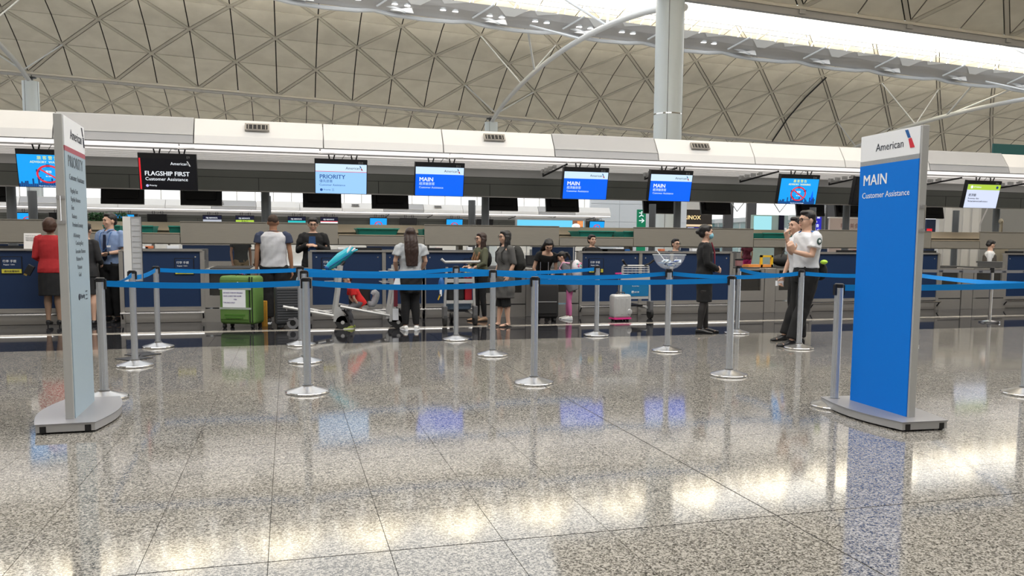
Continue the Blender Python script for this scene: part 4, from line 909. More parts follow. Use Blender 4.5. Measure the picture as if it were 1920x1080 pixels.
def trolley_front(loc, label, rz, ad, wd=.52):
    t = thing('luggage_trolley', label, 'trolley', loc, rz, 'luggage trolleys')
    for sx in (-1, 1):
        MB().tube([(sx*wd*.5, 0, .20), (sx*wd*.47, .0, .60), (sx*wd*.42, .0, .95)], .022, 8).ob('upright', M_aluL, t)
        w_ = MB().tube([(sx*wd*.5-.025, -.02, .10), (sx*wd*.5+.025, -.02, .10)], .10, 20).ob('rear_wheel', M_rubber, t, smooth=True); MB().bb((sx*wd*.5-.035, -.09, .12), (sx*wd*.5+.035, .06, .32)).ob('wheel_guard', mat('guard_grey', (.12, .12, .125), .5), t, bevel=.01)
        MB().tube([(sx*wd*.42, 0, .20), (sx*wd*.25, .5, .22), (sx*.08, .75, .2)], .02, 6).ob('deck_rail', M_aluL, t)
    if ad == 'blue':
        for sx in (-1, 1): MB().tube([(sx*wd*.28, 0, .96), (sx*wd*.40, -.06, .99), (sx*wd*.52, -.12, 1.06)], [.012, .018, .022], 6).ob('horn_grip', M_black if sx > 0 else M_black, t)
        MB().tube([(-wd*.42, 0, .955), (wd*.42, 0, .955)], .016, 8).ob('push_bar', M_aluL, t)
    else:
        MB().tube([(-wd*.62, -.05, 1.08), (-wd*.5, -.05, 1.03), (wd*.6, -.05, 1.035), (wd*.66, -.05, 1.05)], .022, 8).ob('push_handle', M_aluL, t)
    for k in range(4): MB().tube([(-wd*.43, -.02, .80+.04*k), (wd*.43, -.02, .80+.04*k)], .007, 5).ob('basket_wire', M_alu, t)
    for k in range(7): MB().tube([(-wd*.4+wd*.8*k/6, -.022, .78), (-wd*.4+wd*.8*k/6, -.022, .94)], .004, 4).ob('basket_wire', M_alu, t)
    MB().bb((-wd*.46, -.02, .70), (wd*.46, .01, .76)).ob('cross_plate', M_aluL, t)
    MB().bb((-wd*.44, -.01, .36), (wd*.44, .02, .41)).ob('cross_bar', M_aluL, t)
    if ad == 'blue':
        p_ = MB().prism([(-wd*.43, .41), (wd*.43, .41), (wd*.46, .70), (-wd*.46, .70)], -.015, .0, 'y').ob('ad_panel', mat('ad_blue', (.008, .16, .36), .4), t)
        text('出境轉帳付款立刻用', .036, M_txtw, p_, (0, -.018, .63), align='CENTER', bold=.004); text('Pay with Alipay', .022, M_txtw, p_, (0, -.018, .585), align='CENTER')
        MB().bb((-.075, -.019, .465), (-.035, -.016, .505)).ob('ad_square', M_txtw, p_); text('支付寶', .032, M_txtw, p_, (-.025, -.018, .472)); text('支', .032, mat('ad_blue', ()), p_, (-.071, -.021, .472))
    w_ = MB().tube([(-.02, .7, .08), (.02, .7, .08)], .08, 16).ob('front_wheel', M_rubber, t); MB().bb((-wd*.3, .05, .22), (wd*.3, .5, .25)).ob('deck_plate', M_black, t)
    return t
trolley_front((P(863, 590, 12.95).x, 13.0, 0), 'luggage trolley loaded with bags in front of the olive top woman', 0, 'none', .50)
trolley_front((P(1190, 590, 13.55).x, 13.55, 0), 'luggage trolley with blue advertising panel', 0, 'blue', .58)
xx = P(863, 590, 13.0).x
box_thing('bag_dark', 'dark upright bag on the loaded trolley', 'bag', xx-.20, xx+.08, .40, .80, 13.06, 13.30, MATS['black_fabric'], bev=.03)
box_thing('red_folder_bag', 'red flat bag at the right of the loaded trolley', 'bag', xx+.09, xx+.21, .40, .80, 13.06, 13.30, mat('crimson_bag', (.35, .01, .02), .5), bev=.02)
box_thing('blue_duffel', 'dusty blue duffel bag low on the loaded trolley', 'bag', xx-.20, xx+.20, .25, .39, 13.04, 13.4, vary(mat('dusty_blue', (.10, .15, .22), .7), 40, .2), bev=.04)
o = thing('hanging_pouch', 'small navy pouch with tags hanging left of the loaded trolley', 'bag', (xx-.31, 13.0, .52)); MB().ell((0, 0, .12), (.055, .05, .15)).ob('pouch', M_navy, o, smooth=True); MB().box((-.02, -.05, .02), (.035, .006, .11)).ob('white_tag', M_signw, o); MB().box((-.045, -.05, -.05), (.02, .006, .1), Mx.Rotation(.4, 3, 'Y')).ob('yellow_tag', mat('crate_yellow', ()), o); MB().tube([(0, 0, .26), (.06, 0, .34)], .006, 5).ob('strap', M_black, o)
# cyan inflatable bag, pillow, papers on the left trolleys
M_cy = mat('cyan_vinyl', (.02, .42, .56), .25)
c0 = P(612, 504, 12.95); c1 = P(660, 467, 12.95)
o = thing('cyan_bag', 'shiny cyan rolled bag with white tips on the left trolley', 'bag', tuple(c0)); d = c1-c0
MB().tube([(0, 0, 0), d*.15, d*.55, d*.95], [.035, .06, .085, .06], 12).ob('bag_body', M_cy, o, smooth=True)
for k in range(4): MB().tube([d*.8+V((0, -.04, 0)), d*1.0+V((-.02+.035*k, -.05+.02*k, .05-.02*k))], [.03, .012], 8).ob('bag_tip', M_cy if k % 2 else M_signw, o, smooth=True)
MB().tube([d*.1+V((0, -.06, 0)), d*.85+V((.03, -.085, -.02))], .008, 6).ob('seam', M_navy, o); MB().ell(d*.05, (.05, .05, .04)).ob('blue_end', M_navy, o, smooth=True)
MB().tube([(0, 0, 0), (.1, 0, -.04)], .02, 6).ob('strap', M_navy, o)
o = thing('neck_pillow', 'light grey curved neck pillow on the left trolley', 'pillow', tuple(P(700, 560, 13.1)))
pts = [(.032*math.cos(a), 0, .10*math.sin(a)) for a in np.linspace(-2.6, 2.6, 12)]; pts = [Mx.Rotation(.35, 3, 'Y') @ V(p) for p in pts]
MB().tube(pts, [.045]+[.055]*10+[.045], 12).ob('pillow_body', vary(mat('grey_plush', (.32, .33, .35), .9), 50, .15, .3), o, smooth=True); MB().tube([(-.02, 0, -.02), (.0, 0, -.12)], .03, 8).ob('pillow_clip', M_rubber, o)
box_thing('carry_on_bag', 'black carry-on bag standing on the left trolley deck', 'bag', P(655, 560, 13.15).x, P(694, 560, 13.15).x, .34, .66, 13.1, 13.35, MATS['black_fabric'], bev=.04)
# ============================================================ PEOPLE
SKIN = vary(mat('skin', (.58, .36, .26), .55), 6, .05); SKIN_D = mat('skin_tan', (.34, .17, .10), .55)
HAIRM = vary(mat('hair_black', (.012, .010, .010), .45), 60, .3, .2); HAIR_BR = vary(mat('hair_brown', (.055, .025, .015), .5), 60, .3, .2); HAIR_DB = vary(mat('hair_dark_brown', (.03, .014, .010), .45), 60, .3, .2)
LIP = mat('lips', (.42, .13, .11), .5); EYE = mat('eye_dark', (.01, .008, .008), .2); EYEW = mat('eye_white', (.75, .72, .70), .3)
def cloth(name, col, rough=.85): 
    if name in MATS: return MATS[name]
    return vary(mat(name, col, rough), 25, .10, .35, 18)
def remesh(mb, name, m, parent, vox, it=4, wr=0.0, wscale=9, seed=0):
    me = mb.mesh(name); o = bpy.data.objects.new(name, me); COL.objects.link(o)
    md = o.modifiers.new('r', 'REMESH'); md.mode = 'VOXEL'; md.voxel_size = vox
    sm = o.modifiers.new('s', 'SMOOTH'); sm.factor = .6; sm.iterations = it
    dg = bpy.context.evaluated_depsgraph_get(); me2 = bpy.data.meshes.new_from_object(o.evaluated_get(dg)); bpy.data.objects.remove(o); bpy.data.meshes.remove(me)
    if wr:
        n = len(me2.vertices); co = np.empty(n*3); me2.vertices.foreach_get('co', co); co = co.reshape(-1, 3)
        no = np.empty(n*3); me2.vertices.foreach_get('normal', no); no = no.reshape(-1, 3)
        p = co*wscale+seed
        f = np.sin(p[:, 2]*1.9+1.7*np.sin(p[:, 0]*1.3+p[:, 1]*.7)+p[:, 0]*1.1)+.6*np.sin(p[:, 2]*3.7+p[:, 0]*2.9+2*np.sin(p[:, 1]*2.1))
        co = co+no*(f*wr)[:, None]; me2.vertices.foreach_set('co', co.ravel()); me2.update()
    me2.name = name; me2.materials.clear(); me2.materials.append(m); me2.shade_smooth()
    o = bpy.data.objects.new(name, me2); COL.objects.link(o); o.parent = parent; return o
def basis(a, b, hint=V((1, 0, 0))):
    t = (b-a).normalized(); u = hint-t*hint.dot(t)
    if u.length < .1: u = V((0, 1, 0))-t*t.y
    u.normalize(); return u, t.cross(u)
def limb(mb, pts, rad, n=12, hint=V((1, 0, 0)), flat=1.0):
    """tapered limb with flat ends, flat scales the second axis"""
    rs = []
    for i, p in enumerate(pts):
        a, b = pts[max(0, i-1)], pts[min(len(pts)-1, i+1)]; u, v = basis(a, b, hint); rs.append((p, u*rad[i], v*rad[i]*flat))
    mb.rings(rs, n)
def mid(a, b, t): return a+(b-a)*t
def hand(mb, wr, d, palm_n, side, s, curl=.5, thumb_in=1):
    """palm, four unequal curled fingers, thumb from the side. d: direction of the hand, palm_n: direction the palm looks to"""
    d = d.normalized(); w_ = d.cross(palm_n).normalized()*side; pn = w_.cross(d).normalized()*side; pn = pn if pn.dot(palm_n) > 0 else -pn
    L_ = .088*s
    limb(mb, [wr-d*.01*s, wr+d*.03*s, wr+d*L_], [.024*s, .036*s, .040*s], 10, w_, .42)
    for k, (off, ln) in enumerate(((-.030, .066), (-.010, .076), (.010, .072), (.029, .056))):
        b = wr+d*L_*.93+w_*off*s; a1 = curl*.7; a2 = curl*1.7
        p1 = b+(d*math.cos(a1)+pn*math.sin(a1))*ln*.5*s; p2 = p1+(d*math.cos(a2)+pn*math.sin(a2))*ln*.5*s
        limb(mb, [b-d*.012*s, b, p1, p2], [.0085*s, .0092*s, .0085*s, .007*s], 7)
    tb = wr+d*.028*s-w_*.030*s; t1 = tb+(d*.6-w_*.75+pn*.3*thumb_in).normalized()*.034*s; t2 = t1+(d*.95-w_*.1+pn*.45*thumb_in).normalized()*.030*s
    limb(mb, [tb, t1, t2], [.013*s, .011*s, .008*s], 7)
PEOPLE = []
def person(label, loc, rz, H=1.7, sex='f', build=1.0, pose=None, top=None, bottom=None, hair='short', hair_m=None, skin=None, shoes=None, extras=(), vox=.0085, head=(0, 0), group=None, crop=None, name='person'):
    """local frame: the figure looks to -y, its left hand is at +x. All lengths in fractions of H (k)"""
    root = thing(name, label, 'person', loc, rz, group); root['category'] = 'person'
    k = H; p = dict(lean=(0, 0), hip=(0, 0, .53), armL=None, armR=None, legL=None, legR=None, handL=None, handR=None, curlL=.5, curlR=.5, footL=None, footR=None, twist=0)
    p.update(pose or {}); sk = skin or SKIN; hm = hair_m or HAIRM
    hip = V(p['hip'])*k; ln = V((math.sin(p['lean'][0]), -math.sin(p['lean'][1]), math.sqrt(max(.05, 1-math.sin(p['lean'][0])**2-math.sin(p['lean'][1])**2))))
    tw = Mx.Rotation(p['twist'], 3, 'Z'); RT = V((1, 0, 0)); RT = tw @ RT; RT = (RT-ln*RT.dot(ln)).normalized(); BK = ln.cross(RT).normalized()   # BK: towards the back
    def T(x, y, z): return hip+RT*(x*k)+BK*(y*k)+ln*(z*k)      # torso frame, z up from the hip centre
    fem = sex == 'f'
    sw = (.094 if fem else .108)*build; shz = .285
    sh = {s: T(s*sw, .008, shz) for s in (-1, 1)}
    neckb, chin = T(0, .005, .315), T(0, -.008, .345)
    hd_dir = Mx.Rotation(head[0], 3, 'Z') @ Mx.Rotation(-head[1], 3, 'X')   # yaw then nod
    hs = k/1.7*(1.08 if k > 1.4 else 1.0+.25*(1.45-k)/.5)
    up = (ln*.6+V((0, 0, .4))).normalized()
    def HD(v): return hd_dir @ V(v)
    hc = T(0, .0, .355)+up*(.055*k) if True else None
    hc = neckb+up*(.070*k+.012)+HD((0, -.012, 0))*hs
    arms = {}
    for s, key in ((1, 'armL'), (-1, 'armR')):
        a = p[key] or ((s*(sw+.025), .012, shz-.175), (s*(sw+.02), -.02, shz-.325))
        arms[s] = (sh[s], T(*a[0]), T(*a[1]))
    legs = {}
    for s, key in ((1, 'legL'), (-1, 'legR')):
        a = p[key] or ((s*.05, -.005, .285), (s*.052, .005, .045))
        hj = T(s*.048*build, 0, -.01); legs[s] = (hj, V(a[0])*k, V(a[1])*k)
    b = MB()
    # ---------- body
    W = build*k
    prof = ([(-.055, .045, .05), (-.02, .094, .066), (.02, .096, .066), (.085, .074, .052), (.14, .078, .056), (.20, .086, .062), (.26, .088, .052), (.29, .076, .040), (.312, .036, .032)] if fem else
            [(-.055, .045, .05), (-.02, .088, .062), (.02, .088, .062), (.085, .080, .058), (.14, .086, .062), (.20, .096, .066), (.26, .100, .057), (.29, .086, .045), (.312, .040, .036)])
    b.rings([(T(0, .004, z), RT*(a*W), BK*(c*W)) for z, a, c in prof], 18)
    limb(b, [T(0, .008, .29), T(0, 0, .32), mid(neckb, hc, .75)], [.036*W, .033*k*(.9 if fem else 1.05), .031*k*(.9 if fem else 1.05)], 12)
    for s in (-1, 1):
        S_, E_, Wr = arms[s]; m1 = mid(S_, E_, .35)
        limb(b, [S_+(E_-S_).normalized()*.006*k, S_+(E_-S_).normalized()*.03*k, m1, E_, mid(E_, Wr, .3), Wr], [r*W for r in (.013, .0225, .0230, .0190, .0198, .0128)], 10)
        hk = p['handL' if s > 0 else 'handR']; dd = (Wr-E_).normalized() if not hk else V(hk[0]); pn = V((-s, 0, 0)) if not hk else V(hk[1])
        if hk: dd = RT*dd.x+BK*dd.y+ln*dd.z; pn = RT*pn.x+BK*pn.y+ln*pn.z
        else: pn = RT*pn.x+BK*pn.y
        if abs(dd.normalized().dot(pn.normalized())) > .9: pn = BK*-1
        hand(b, Wr, dd, pn, s, hs*(.92 if fem else 1.03), p['curlL' if s > 0 else 'curlR'])
        hj, kn, an = legs[s]; F = V(p['footL' if s > 0 else 'footR'] or (s*.15, -1, 0)); F = F.normalized()
        if crop != 'bust':
            cal = mid(kn, an, .3)-F*.012*k*0+V((0, .012, 0))*k*.5
            limb(b, [hj, mid(hj, kn, .45), kn, cal, mid(kn, an, .75), an, an+V((0, 0, -.02))*k], [r*W for r in (.052, .044, .031, .032, .021, .0185, .02)], 12)
            limb(b, [an-F*.018*k+V((0, 0, -.022))*k, an+F*.035*k+V((0, 0, -.024))*k, an+F*.085*k+V((0, 0, -.030))*k, an+F*.108*k+V((0, 0, -.034))*k], [.019*k, .024*k, .026*k, .014*k], 10, V((-F.y, F.x, 0)), .55)
    # head: cranium, jaw, nose, ears, brow, lips hollow
    q3 = hd_dir
    def E(c, r): b.ell(hc+HD(c)*hs, [v*hs for v in r], q3, 14, 10)
    E((0, .012, .028), (.074, .092, .083)); E((0, -.018, -.012), (.063, .070, .090)); E((0, -.040, -.068), (.036, .038, .034))
    E((0, -.088, -.014), (.012, .014, .013)); E((0, -.084, .006), (.008, .010, .022)); E((0, -.080, -.048), (.020, .009, .011)); E((0, -.078, .032), (.045, .014, .010))
    for s in (-1, 1): E((s*.074, .008, -.006), (.010, .018, .030)); E((s*.036, -.060, -.022), (.022, .020, .022))
    remesh(b, 'body', sk, root, vox, 3)
    for s in (-1, 1):
        MB().ell(hc+HD((s*.030, -.079, .012))*hs, [.013*hs, .008*hs, .0065*hs], q3, 10, 6).ob('eye', EYE, root, smooth=True)
        MB().ell(hc+HD((s*.031, -.087, .033))*hs, [.018*hs, .005*hs, .0035*hs], q3, 8, 5).ob('eyebrow', hm, root)
    if 'mask' not in extras: MB().ell(hc+HD((0, -.088, -.048))*hs, [.018*hs, .005*hs, .005*hs], q3, 10, 6).ob('mouth', LIP, root, smooth=True)
    # ---------- hair
    h = MB()
    def HE(c, r): h.ell(hc+HD(c)*hs, [v*hs for v in r], q3, 14, 10)
    if hair != 'bald':
        if hair == 'buzz': HE((0, .022, .038), (.076, .088, .080))
        elif hair == 'short': HE((0, .022, .044), (.080, .093, .083)); HE((0, -.030, .092), (.058, .048, .030)); HE((0, .060, -.005), (.066, .048, .055))
        else: HE((0, .022, .040), (.083, .095, .086)); HE((0, .055, -.005), (.074, .055, .070)); HE((0, -.035, .082), (.062, .046, .030)); 
        if hair == 'bob': HE((0, .03, .01), (.098, .092, .105)); HE((0, .045, -.045), (.088, .070, .055))
        if hair in ('long', 'ponytail', 'shoulder'):
            n_ = {'long': -.155, 'shoulder': -.09, 'ponytail': 0}[hair]
            if hair != 'ponytail':
                z1 = n_*1.7
                for x_, y_, r_ in ((0, .075, .052), (-.045, .06, .042), (.045, .06, .042), (-.07, .02, .030), (.07, .02, .030)):
                    a_ = hc+HD((x_, y_-.02, .02))*hs; m_ = T(0, .078, .25)+RT*(x_*1.15*hs)+V((0, 0, 0)); e_ = T(0, .092, .25+n_)+RT*(x_*1.05*hs)
                    limb(h, [a_, mid(a_, m_, .5)+BK*.01*k, m_, e_], [r_*hs, r_*hs*1.05, r_*hs, r_*hs*.45], 10)
            else:
                a_ = hc+HD((0, .10, .055))*hs; limb(h, [a_, a_+HD((0, .045, -.03))*hs, a_+HD((0, .055, -.13))*hs, a_+HD((0, .03, -.22))*hs], [.022*hs, .032*hs, .030*hs, .010*hs], 10)
        if hair == 'longfront':
            for x_ in (-.072, .072, -.03, .03, 0):
                f_ = 1 if abs(x_) > .05 else 0
                a_ = hc+HD((x_, .045-.035*f_, .02))*hs; m_ = T(0, .03-.045*f_, .26)+RT*(x_*1.1*hs); e_ = T(0, .052-.085*f_, .125)+RT*(x_*1.1*hs)
                limb(h, [a_, mid(a_, m_, .5), m_, e_], [.036*hs, .040*hs, .036*hs, .013*hs], 10)
        if hair == 'bun': HE((0, .118, .012), (.038, .034, .036))
        remesh(h, 'hair', hm, root, .0085, 3, .0012, 30, 3)
    # ---------- top
    def torso_shell(g, z0, z1, inf, flare=0, neck=.05):
        zs = [z for z in np.linspace(z0, z1, 9)]; rs = []
        for z in zs:
            zz = [q[0] for q in prof]; a = np.interp(z, zz, [q[1] for q in prof]); c = np.interp(z, zz, [q[2] for q in prof])
            if z < .02: a = max(a, .088 if not fem else .094); c = max(c, .062)
            u = (z1-z)/(z1-z0); a = a+inf+flare*u; c = c+inf+flare*u*.8
            if z > .285: a -= inf*.3; c -= inf*.2
            rs.append((T(0, .004, z), RT*(a*W), BK*(c*W)))
        g.rings(rs, 20)
    def sleeves(g, ln_, inf, endr=1.0, which=(-1, 1)):
        """ln_: 0..1 upper arm, 1..2 forearm"""
        for s in which:
            S_, E_, Wr = arms[s]; pts = [S_+(E_-S_).normalized()*-.010*k, S_+(E_-S_).normalized()*.012*k]; rr = [(.018+inf*.5)*W, (.0270+inf*.6)*W]; g.ell(S_+RT*(-s*.016*k)+ln*(-.004*k), [(.0245+inf*.45)*W]*3)
            if ln_ <= 1: pts.append(mid(S_, E_, ln_)); rr.append((.0255+inf)*W*endr)
            else: pts += [mid(S_, E_, .5), E_, mid(E_, Wr, min(1, ln_-1))]; rr += [(.0255+inf*.9)*W, (.0215+inf*.9)*W, (.0155+inf*.9)*W*endr]
            limb(g, pts, rr, 12)
    if top:
        g = MB(); torso_shell(g, top.get('z0', -.03), top.get('z1', .305), top.get('inf', .007), top.get('flare', 0))
        if not top.get('split'): sleeves(g, top.get('sleeve', .6), top.get('sinf', .006), top.get('endr', 1.05))
        remesh(g, top['name'], top['m'], root, top.get('vox', .010), 3, top.get('wr', .0022), top.get('ws', 11), hash(label) % 7)
        if top.get('split'):
            g = MB(); sleeves(g, top.get('sleeve', .6), top.get('sinf', .008), 1.05); remesh(g, 'sleeves', top['split'], root, .010, 3, .002)
    # ---------- bottom
    if bottom and crop != 'bust':
        g = MB(); bt = bottom['type']
        if bt in ('trousers', 'capri', 'leggings'):
            inf = bottom.get('inf', .010 if bt != 'leggings' else .0035); end = bottom.get('end', .96)
            g.rings([(T(0, .004, z), RT*((a+inf*.7)*W), BK*((c+inf*.7)*W)) for z, a, c in ((-.06, .07, .058), (-.02, .094 if fem else .088, .066), (.02, .09, .064), (bottom.get('top', .06), .082, .060))], 18)
            for s in (-1, 1):
                hj, kn, an = legs[s]; e_ = mid(kn, an, end)
                limb(g, [hj+V((0, 0, .015))*k, hj, mid(hj, kn, .4), kn, mid(kn, an, .35), e_], [(r+inf)*W for r in (.045, .052, .046, .033, .033, bottom.get('cuff', .021))], 14)
            remesh(g, 'trousers' if bt != 'leggings' else 'leggings', bottom['m'], root, .010, 3, .0025 if bt != 'leggings' else .001, 12, 1)
        elif bt == 'skirt':
            zl = bottom.get('end', .30)*k; hh = T(0, 0, .07)
            c0_ = T(0, .004, .07); c1_ = V((hip.x, hip.y, 0)); c1_ = (mid(legs[1][1], legs[-1][1], .5)); c1_ = V((c1_.x, c1_.y, zl))
            w0 = .080*W; w1 = bottom.get('w', .098)*W
            g.rings([(c0_, V((w0, 0, 0)), V((0, w0*.74, 0))), (T(0, .004, -.01), V((.103*W, 0, 0)), V((0, .076*W, 0))), (mid(T(0, 0, -.02), c1_, .5), V((w1, 0, 0)), V((0, w1*.76, 0))), (c1_, V((w1, 0, 0)), V((0, w1*.78, 0)))], 18)
            remesh(g, 'skirt', bottom['m'], root, .010, 3, .002, 12, 2)
    # ---------- shoes
    if shoes and crop != 'bust':
        for s in (-1, 1):
            hj, kn, an = legs[s]; F = V(p['footL' if s > 0 else 'footR'] or (s*.15, -1, 0)).normalized(); g = MB(); sd = V((-F.y, F.x, 0)); ty = shoes['type']; gz = an.z-.045*k+ (0 if ty != 'heel' else -.0)
            fl_ = lambda f, z: V((an.x, an.y, 0))+F*f*k+V((0, 0, gz+z*k))
            if ty == 'flipflop':
                g.rings([(fl_(-.03, .003), sd*.022*k, V((0, 0, .004*k))), (fl_(.03, .003), sd*.024*k, V((0, 0, .004*k))), (fl_(.09, .003), sd*.028*k, V((0, 0, .004*k))), (fl_(.12, .003), sd*.015*k, V((0, 0, .004*k)))], 12)
                o_ = g.ob('sandal', shoes['m'], root); MB().tube([fl_(.095, .012)+sd*.0, fl_(.05, .030)+sd*.024*k, fl_(.02, .012)+sd*.026*k], .004*k, 5).ob('strap', shoes['m'], o_); MB().tube([fl_(.095, .012), fl_(.05, .030)-sd*.024*k, fl_(.02, .012)-sd*.026*k], .004*k, 5).ob('strap', shoes['m'], o_)
                continue
            hi = .030 if ty != 'boot' else .05
            rs = [(fl_(-.034, .020), sd*.017*k, V((0, 0, .020*k))), (fl_(-.015, .026), sd*.022*k, V((0, 0, .026*k))), (fl_(.02, .025), sd*.023*k, V((0, 0, .025*k))), (fl_(.065, .017), sd*.026*k, V((0, 0, .017*k))), (fl_(.105, .012), sd*.023*k, V((0, 0, .012*k))), (fl_(.124, .010), sd*.012*k, V((0, 0, .009*k)))]
            g.rings(rs, 14)
            if ty in ('shoe', 'sneaker'): limb(g, [fl_(-.003, .025), fl_(-.003, hi+.018)], [.023*k, .022*k], 10)
            o_ = remesh(g, 'shoe', shoes['m'], root, .007, 2)
            if ty == 'sneaker': MB().rings([(fl_(-.036, .004), sd*.016*k, V((0, 0, .006*k))), (fl_(.0, .004), sd*.026*k, V((0, 0, .006*k))), (fl_(.07, .004), sd*.029*k, V((0, 0, .006*k))), (fl_(.126, .005), sd*.014*k, V((0, 0, .006*k)))], 12).ob('sole', shoes.get('sole', M_signw), o_)
            else: MB().rings([(fl_(-.034, .003), sd*.016*k, V((0, 0, .004*k))), (fl_(.0, .003), sd*.024*k, V((0, 0, .004*k))), (fl_(.07, .003), sd*.027*k, V((0, 0, .004*k))), (fl_(.124, .003), sd*.012*k, V((0, 0, .004*k)))], 12).ob('sole', M_rubber, o_)
    # ---------- extras
    if 'glasses' in extras:
        gm_ = M_black
        for s in (-1, 1):
            c_ = hc+HD((s*.033, -.093, .010))*hs; MB().tube([c_+HD((.024*math.cos(a), 0, .019*math.sin(a)))*hs for a in np.linspace(0, 2*PI, 13)], .0028*hs, 5, cap=False).ob('spectacle_rim', gm_, root)
            MB().tube([hc+HD((s*.057, -.090, .012))*hs, hc+HD((s*.078, -.01, .014))*hs], .0028*hs, 5).ob('spectacle_arm', gm_, root)
        MB().tube([hc+HD((-.01, -.097, .012))*hs, hc+HD((.01, -.097, .012))*hs], .0028*hs, 5).ob('spectacle_bridge', gm_, root)
    if 'mask' in extras:
        g = MB(); g.ell(hc+HD((0, -.060, -.042))*hs, [.062*hs, .047*hs, .048*hs], q3, 16, 10); g.ob('face_mask', mat('mask_blue', (.22, .50, .62), .6), root, smooth=True)
        for s in (-1, 1): MB().tube([hc+HD((s*.055, -.07, -.02))*hs, hc+HD((s*.08, .005, .0))*hs], .002*hs, 4).ob('mask_loop', M_signw, root)
    root['_k'] = 0; del root['_k']
    PEOPLE.append(root)
    return dict(root=root, T=T, hc=hc, HD=HD, hs=hs, arms=arms, legs=legs, k=k, RT=RT, BK=BK, ln=ln, W=W)
def face(d): return math.atan2(d[1], d[0])+PI/2      # rotation that turns -y to direction d
def at(px, py): g = G(px, py); return (g.x, g.y, 0)
blk = cloth('black_cloth', (.010, .010, .011)); blk2 = cloth('charcoal_cloth', (.022, .022, .024))

# 1 woman in red jacket, back to the camera
pr = person('woman from behind in red jacket and black skirt, short brown bob', (-3.50, 14.02, 0), R(180)+R(-4), 1.66, 'f', 1.08, dict(armL=((.135, .01, .11), (.10, -.08, .06)), armR=((-.135, .01, .11), (-.10, -.085, .05)), legL=((.042, 0, .30), (.046, .005, .065)), legR=((-.042, 0, .30), (-.05, .0, .065)), hip=(0, 0, .545)),
    dict(name='jacket', m=cloth('red_wool', (.36, .018, .022)), sleeve=1.92, z0=-.04, inf=.012, sinf=.008, flare=.006), dict(type='skirt', m=blk, end=.295, w=.112), 'bob', HAIR_BR, shoes=dict(type='heel', m=M_black), skin=mat('stocking_tan', (.30, .19, .13), .5))
pr['root']['label'] = 'woman from behind in red jacket and black skirt, short brown bob'
for s in (-1, 1):
    an = pr['legs'][s][2]; MB().tube([(an.x, an.y+.03, .05), (an.x, an.y+.035, 0)], [.014, .008], 6).ob('shoe_heel', M_black, pr['root'])
hm_ = pr['arms'][-1][2]; o = thing('wallet', 'small black wallet held by the woman in red', 'wallet', tuple(V((-3.50, 14.02, 0))+V((-.31, -.0, .88)))); MB().box((0, 0, 0), (.10, .05, .16), Mx.Rotation(.5, 3, 'Y')).ob('wallet_body', M_black, o, bevel=.01); MB().box((-.05, -.02, -.07), (.045, .03, .025), Mx.Rotation(.5, 3, 'Y')).ob('gold_clasp', mat('brass', (.6, .42, .12), .3, 1), o)
# 2 dark grey uniform, bun
person('woman with black bun in dark grey suit behind the grey totem', (-3.05, 14.22, 0), R(180)-R(20), 1.62, 'f', 1.0, dict(armL=((.125, 0, .11), (.10, -.09, .06)), armR=((-.125, 0, .11), (-.09, -.09, .07))),
    dict(name='jacket', m=blk2, sleeve=1.95, z0=-.06, inf=.011, sinf=.008), dict(type='skirt', m=blk2, end=.30, w=.09), 'bun', HAIRM, shoes=dict(type='shoe', m=M_black))
# 3 man in light blue shirt
shirtb = cloth('pale_blue_shirt', (.20, .28, .46)); 
pb = person('man in light blue shirt with navy tie and lanyard, black trousers', (-2.80, 14.75, 0), R(-28), 1.79, 'm', 1.10, dict(armL=((.14, .0, .12), (.045, -.115, .10)), armR=((-.135, .0, .12), (-.03, -.11, .085)), handL=((-1, -.2, -.1), (0, .3, -1)), handR=((1, -.2, 0), (0, .3, 1)), curlL=.7),
    dict(name='shirt', m=shirtb, sleeve=.78, z0=.0, inf=.012, sinf=.012, endr=1.15), dict(type='trousers', m=blk, top=.05), 'short', HAIRM, shoes=dict(type='shoe', m=M_black), head=(R(-22), 0))
T = pb['T']; rt = pb['root']
MB().add([T(-.012, -.082, .27), T(.012, -.082, .27), T(.022, -.088, .06), T(0, -.088, .03), T(-.022, -.088, .06), T(-.012, -.074, .27), T(.012, -.074, .27), T(.022, -.078, .06), T(0, -.078, .03), T(-.022, -.078, .06)], [(0, 1, 2, 3, 4), (5, 6, 7, 8, 9), (0, 1, 6, 5), (1, 2, 7, 6), (2, 3, 8, 7), (3, 4, 9, 8), (4, 0, 5, 9)]).ob('tie', cloth('navy_tie', (.012, .018, .045)), rt)
MB().tube([T(-.05, .0, .312), T(-.05, -.062, .285), T(-.05, -.082, .24), T(-.035, -.092, .16), T(.0, -.094, .12), T(.035, -.092, .16), T(.05, -.082, .24), T(.05, -.062, .285), T(.05, .0, .312)], .0045, 6).ob('lanyard', M_navy, rt)
MB().box(T(.055, -.096, .165), (.07, .006, .03)).ob('name_badge', M_signw, rt)
E_, Wr = pb['arms'][1][1:]; MB().tube([mid(E_, Wr, .86), mid(E_, Wr, .96)], .034, 12).ob('wristwatch', M_black, rt)
for s in (-1, 1): MB().tube([T(s*.045, -.01, .318), T(s*.030, -.055, .312), T(s*.012, -.075, .292)], [.012, .016, .006], 8).ob('collar', shirtb, rt, smooth=True)
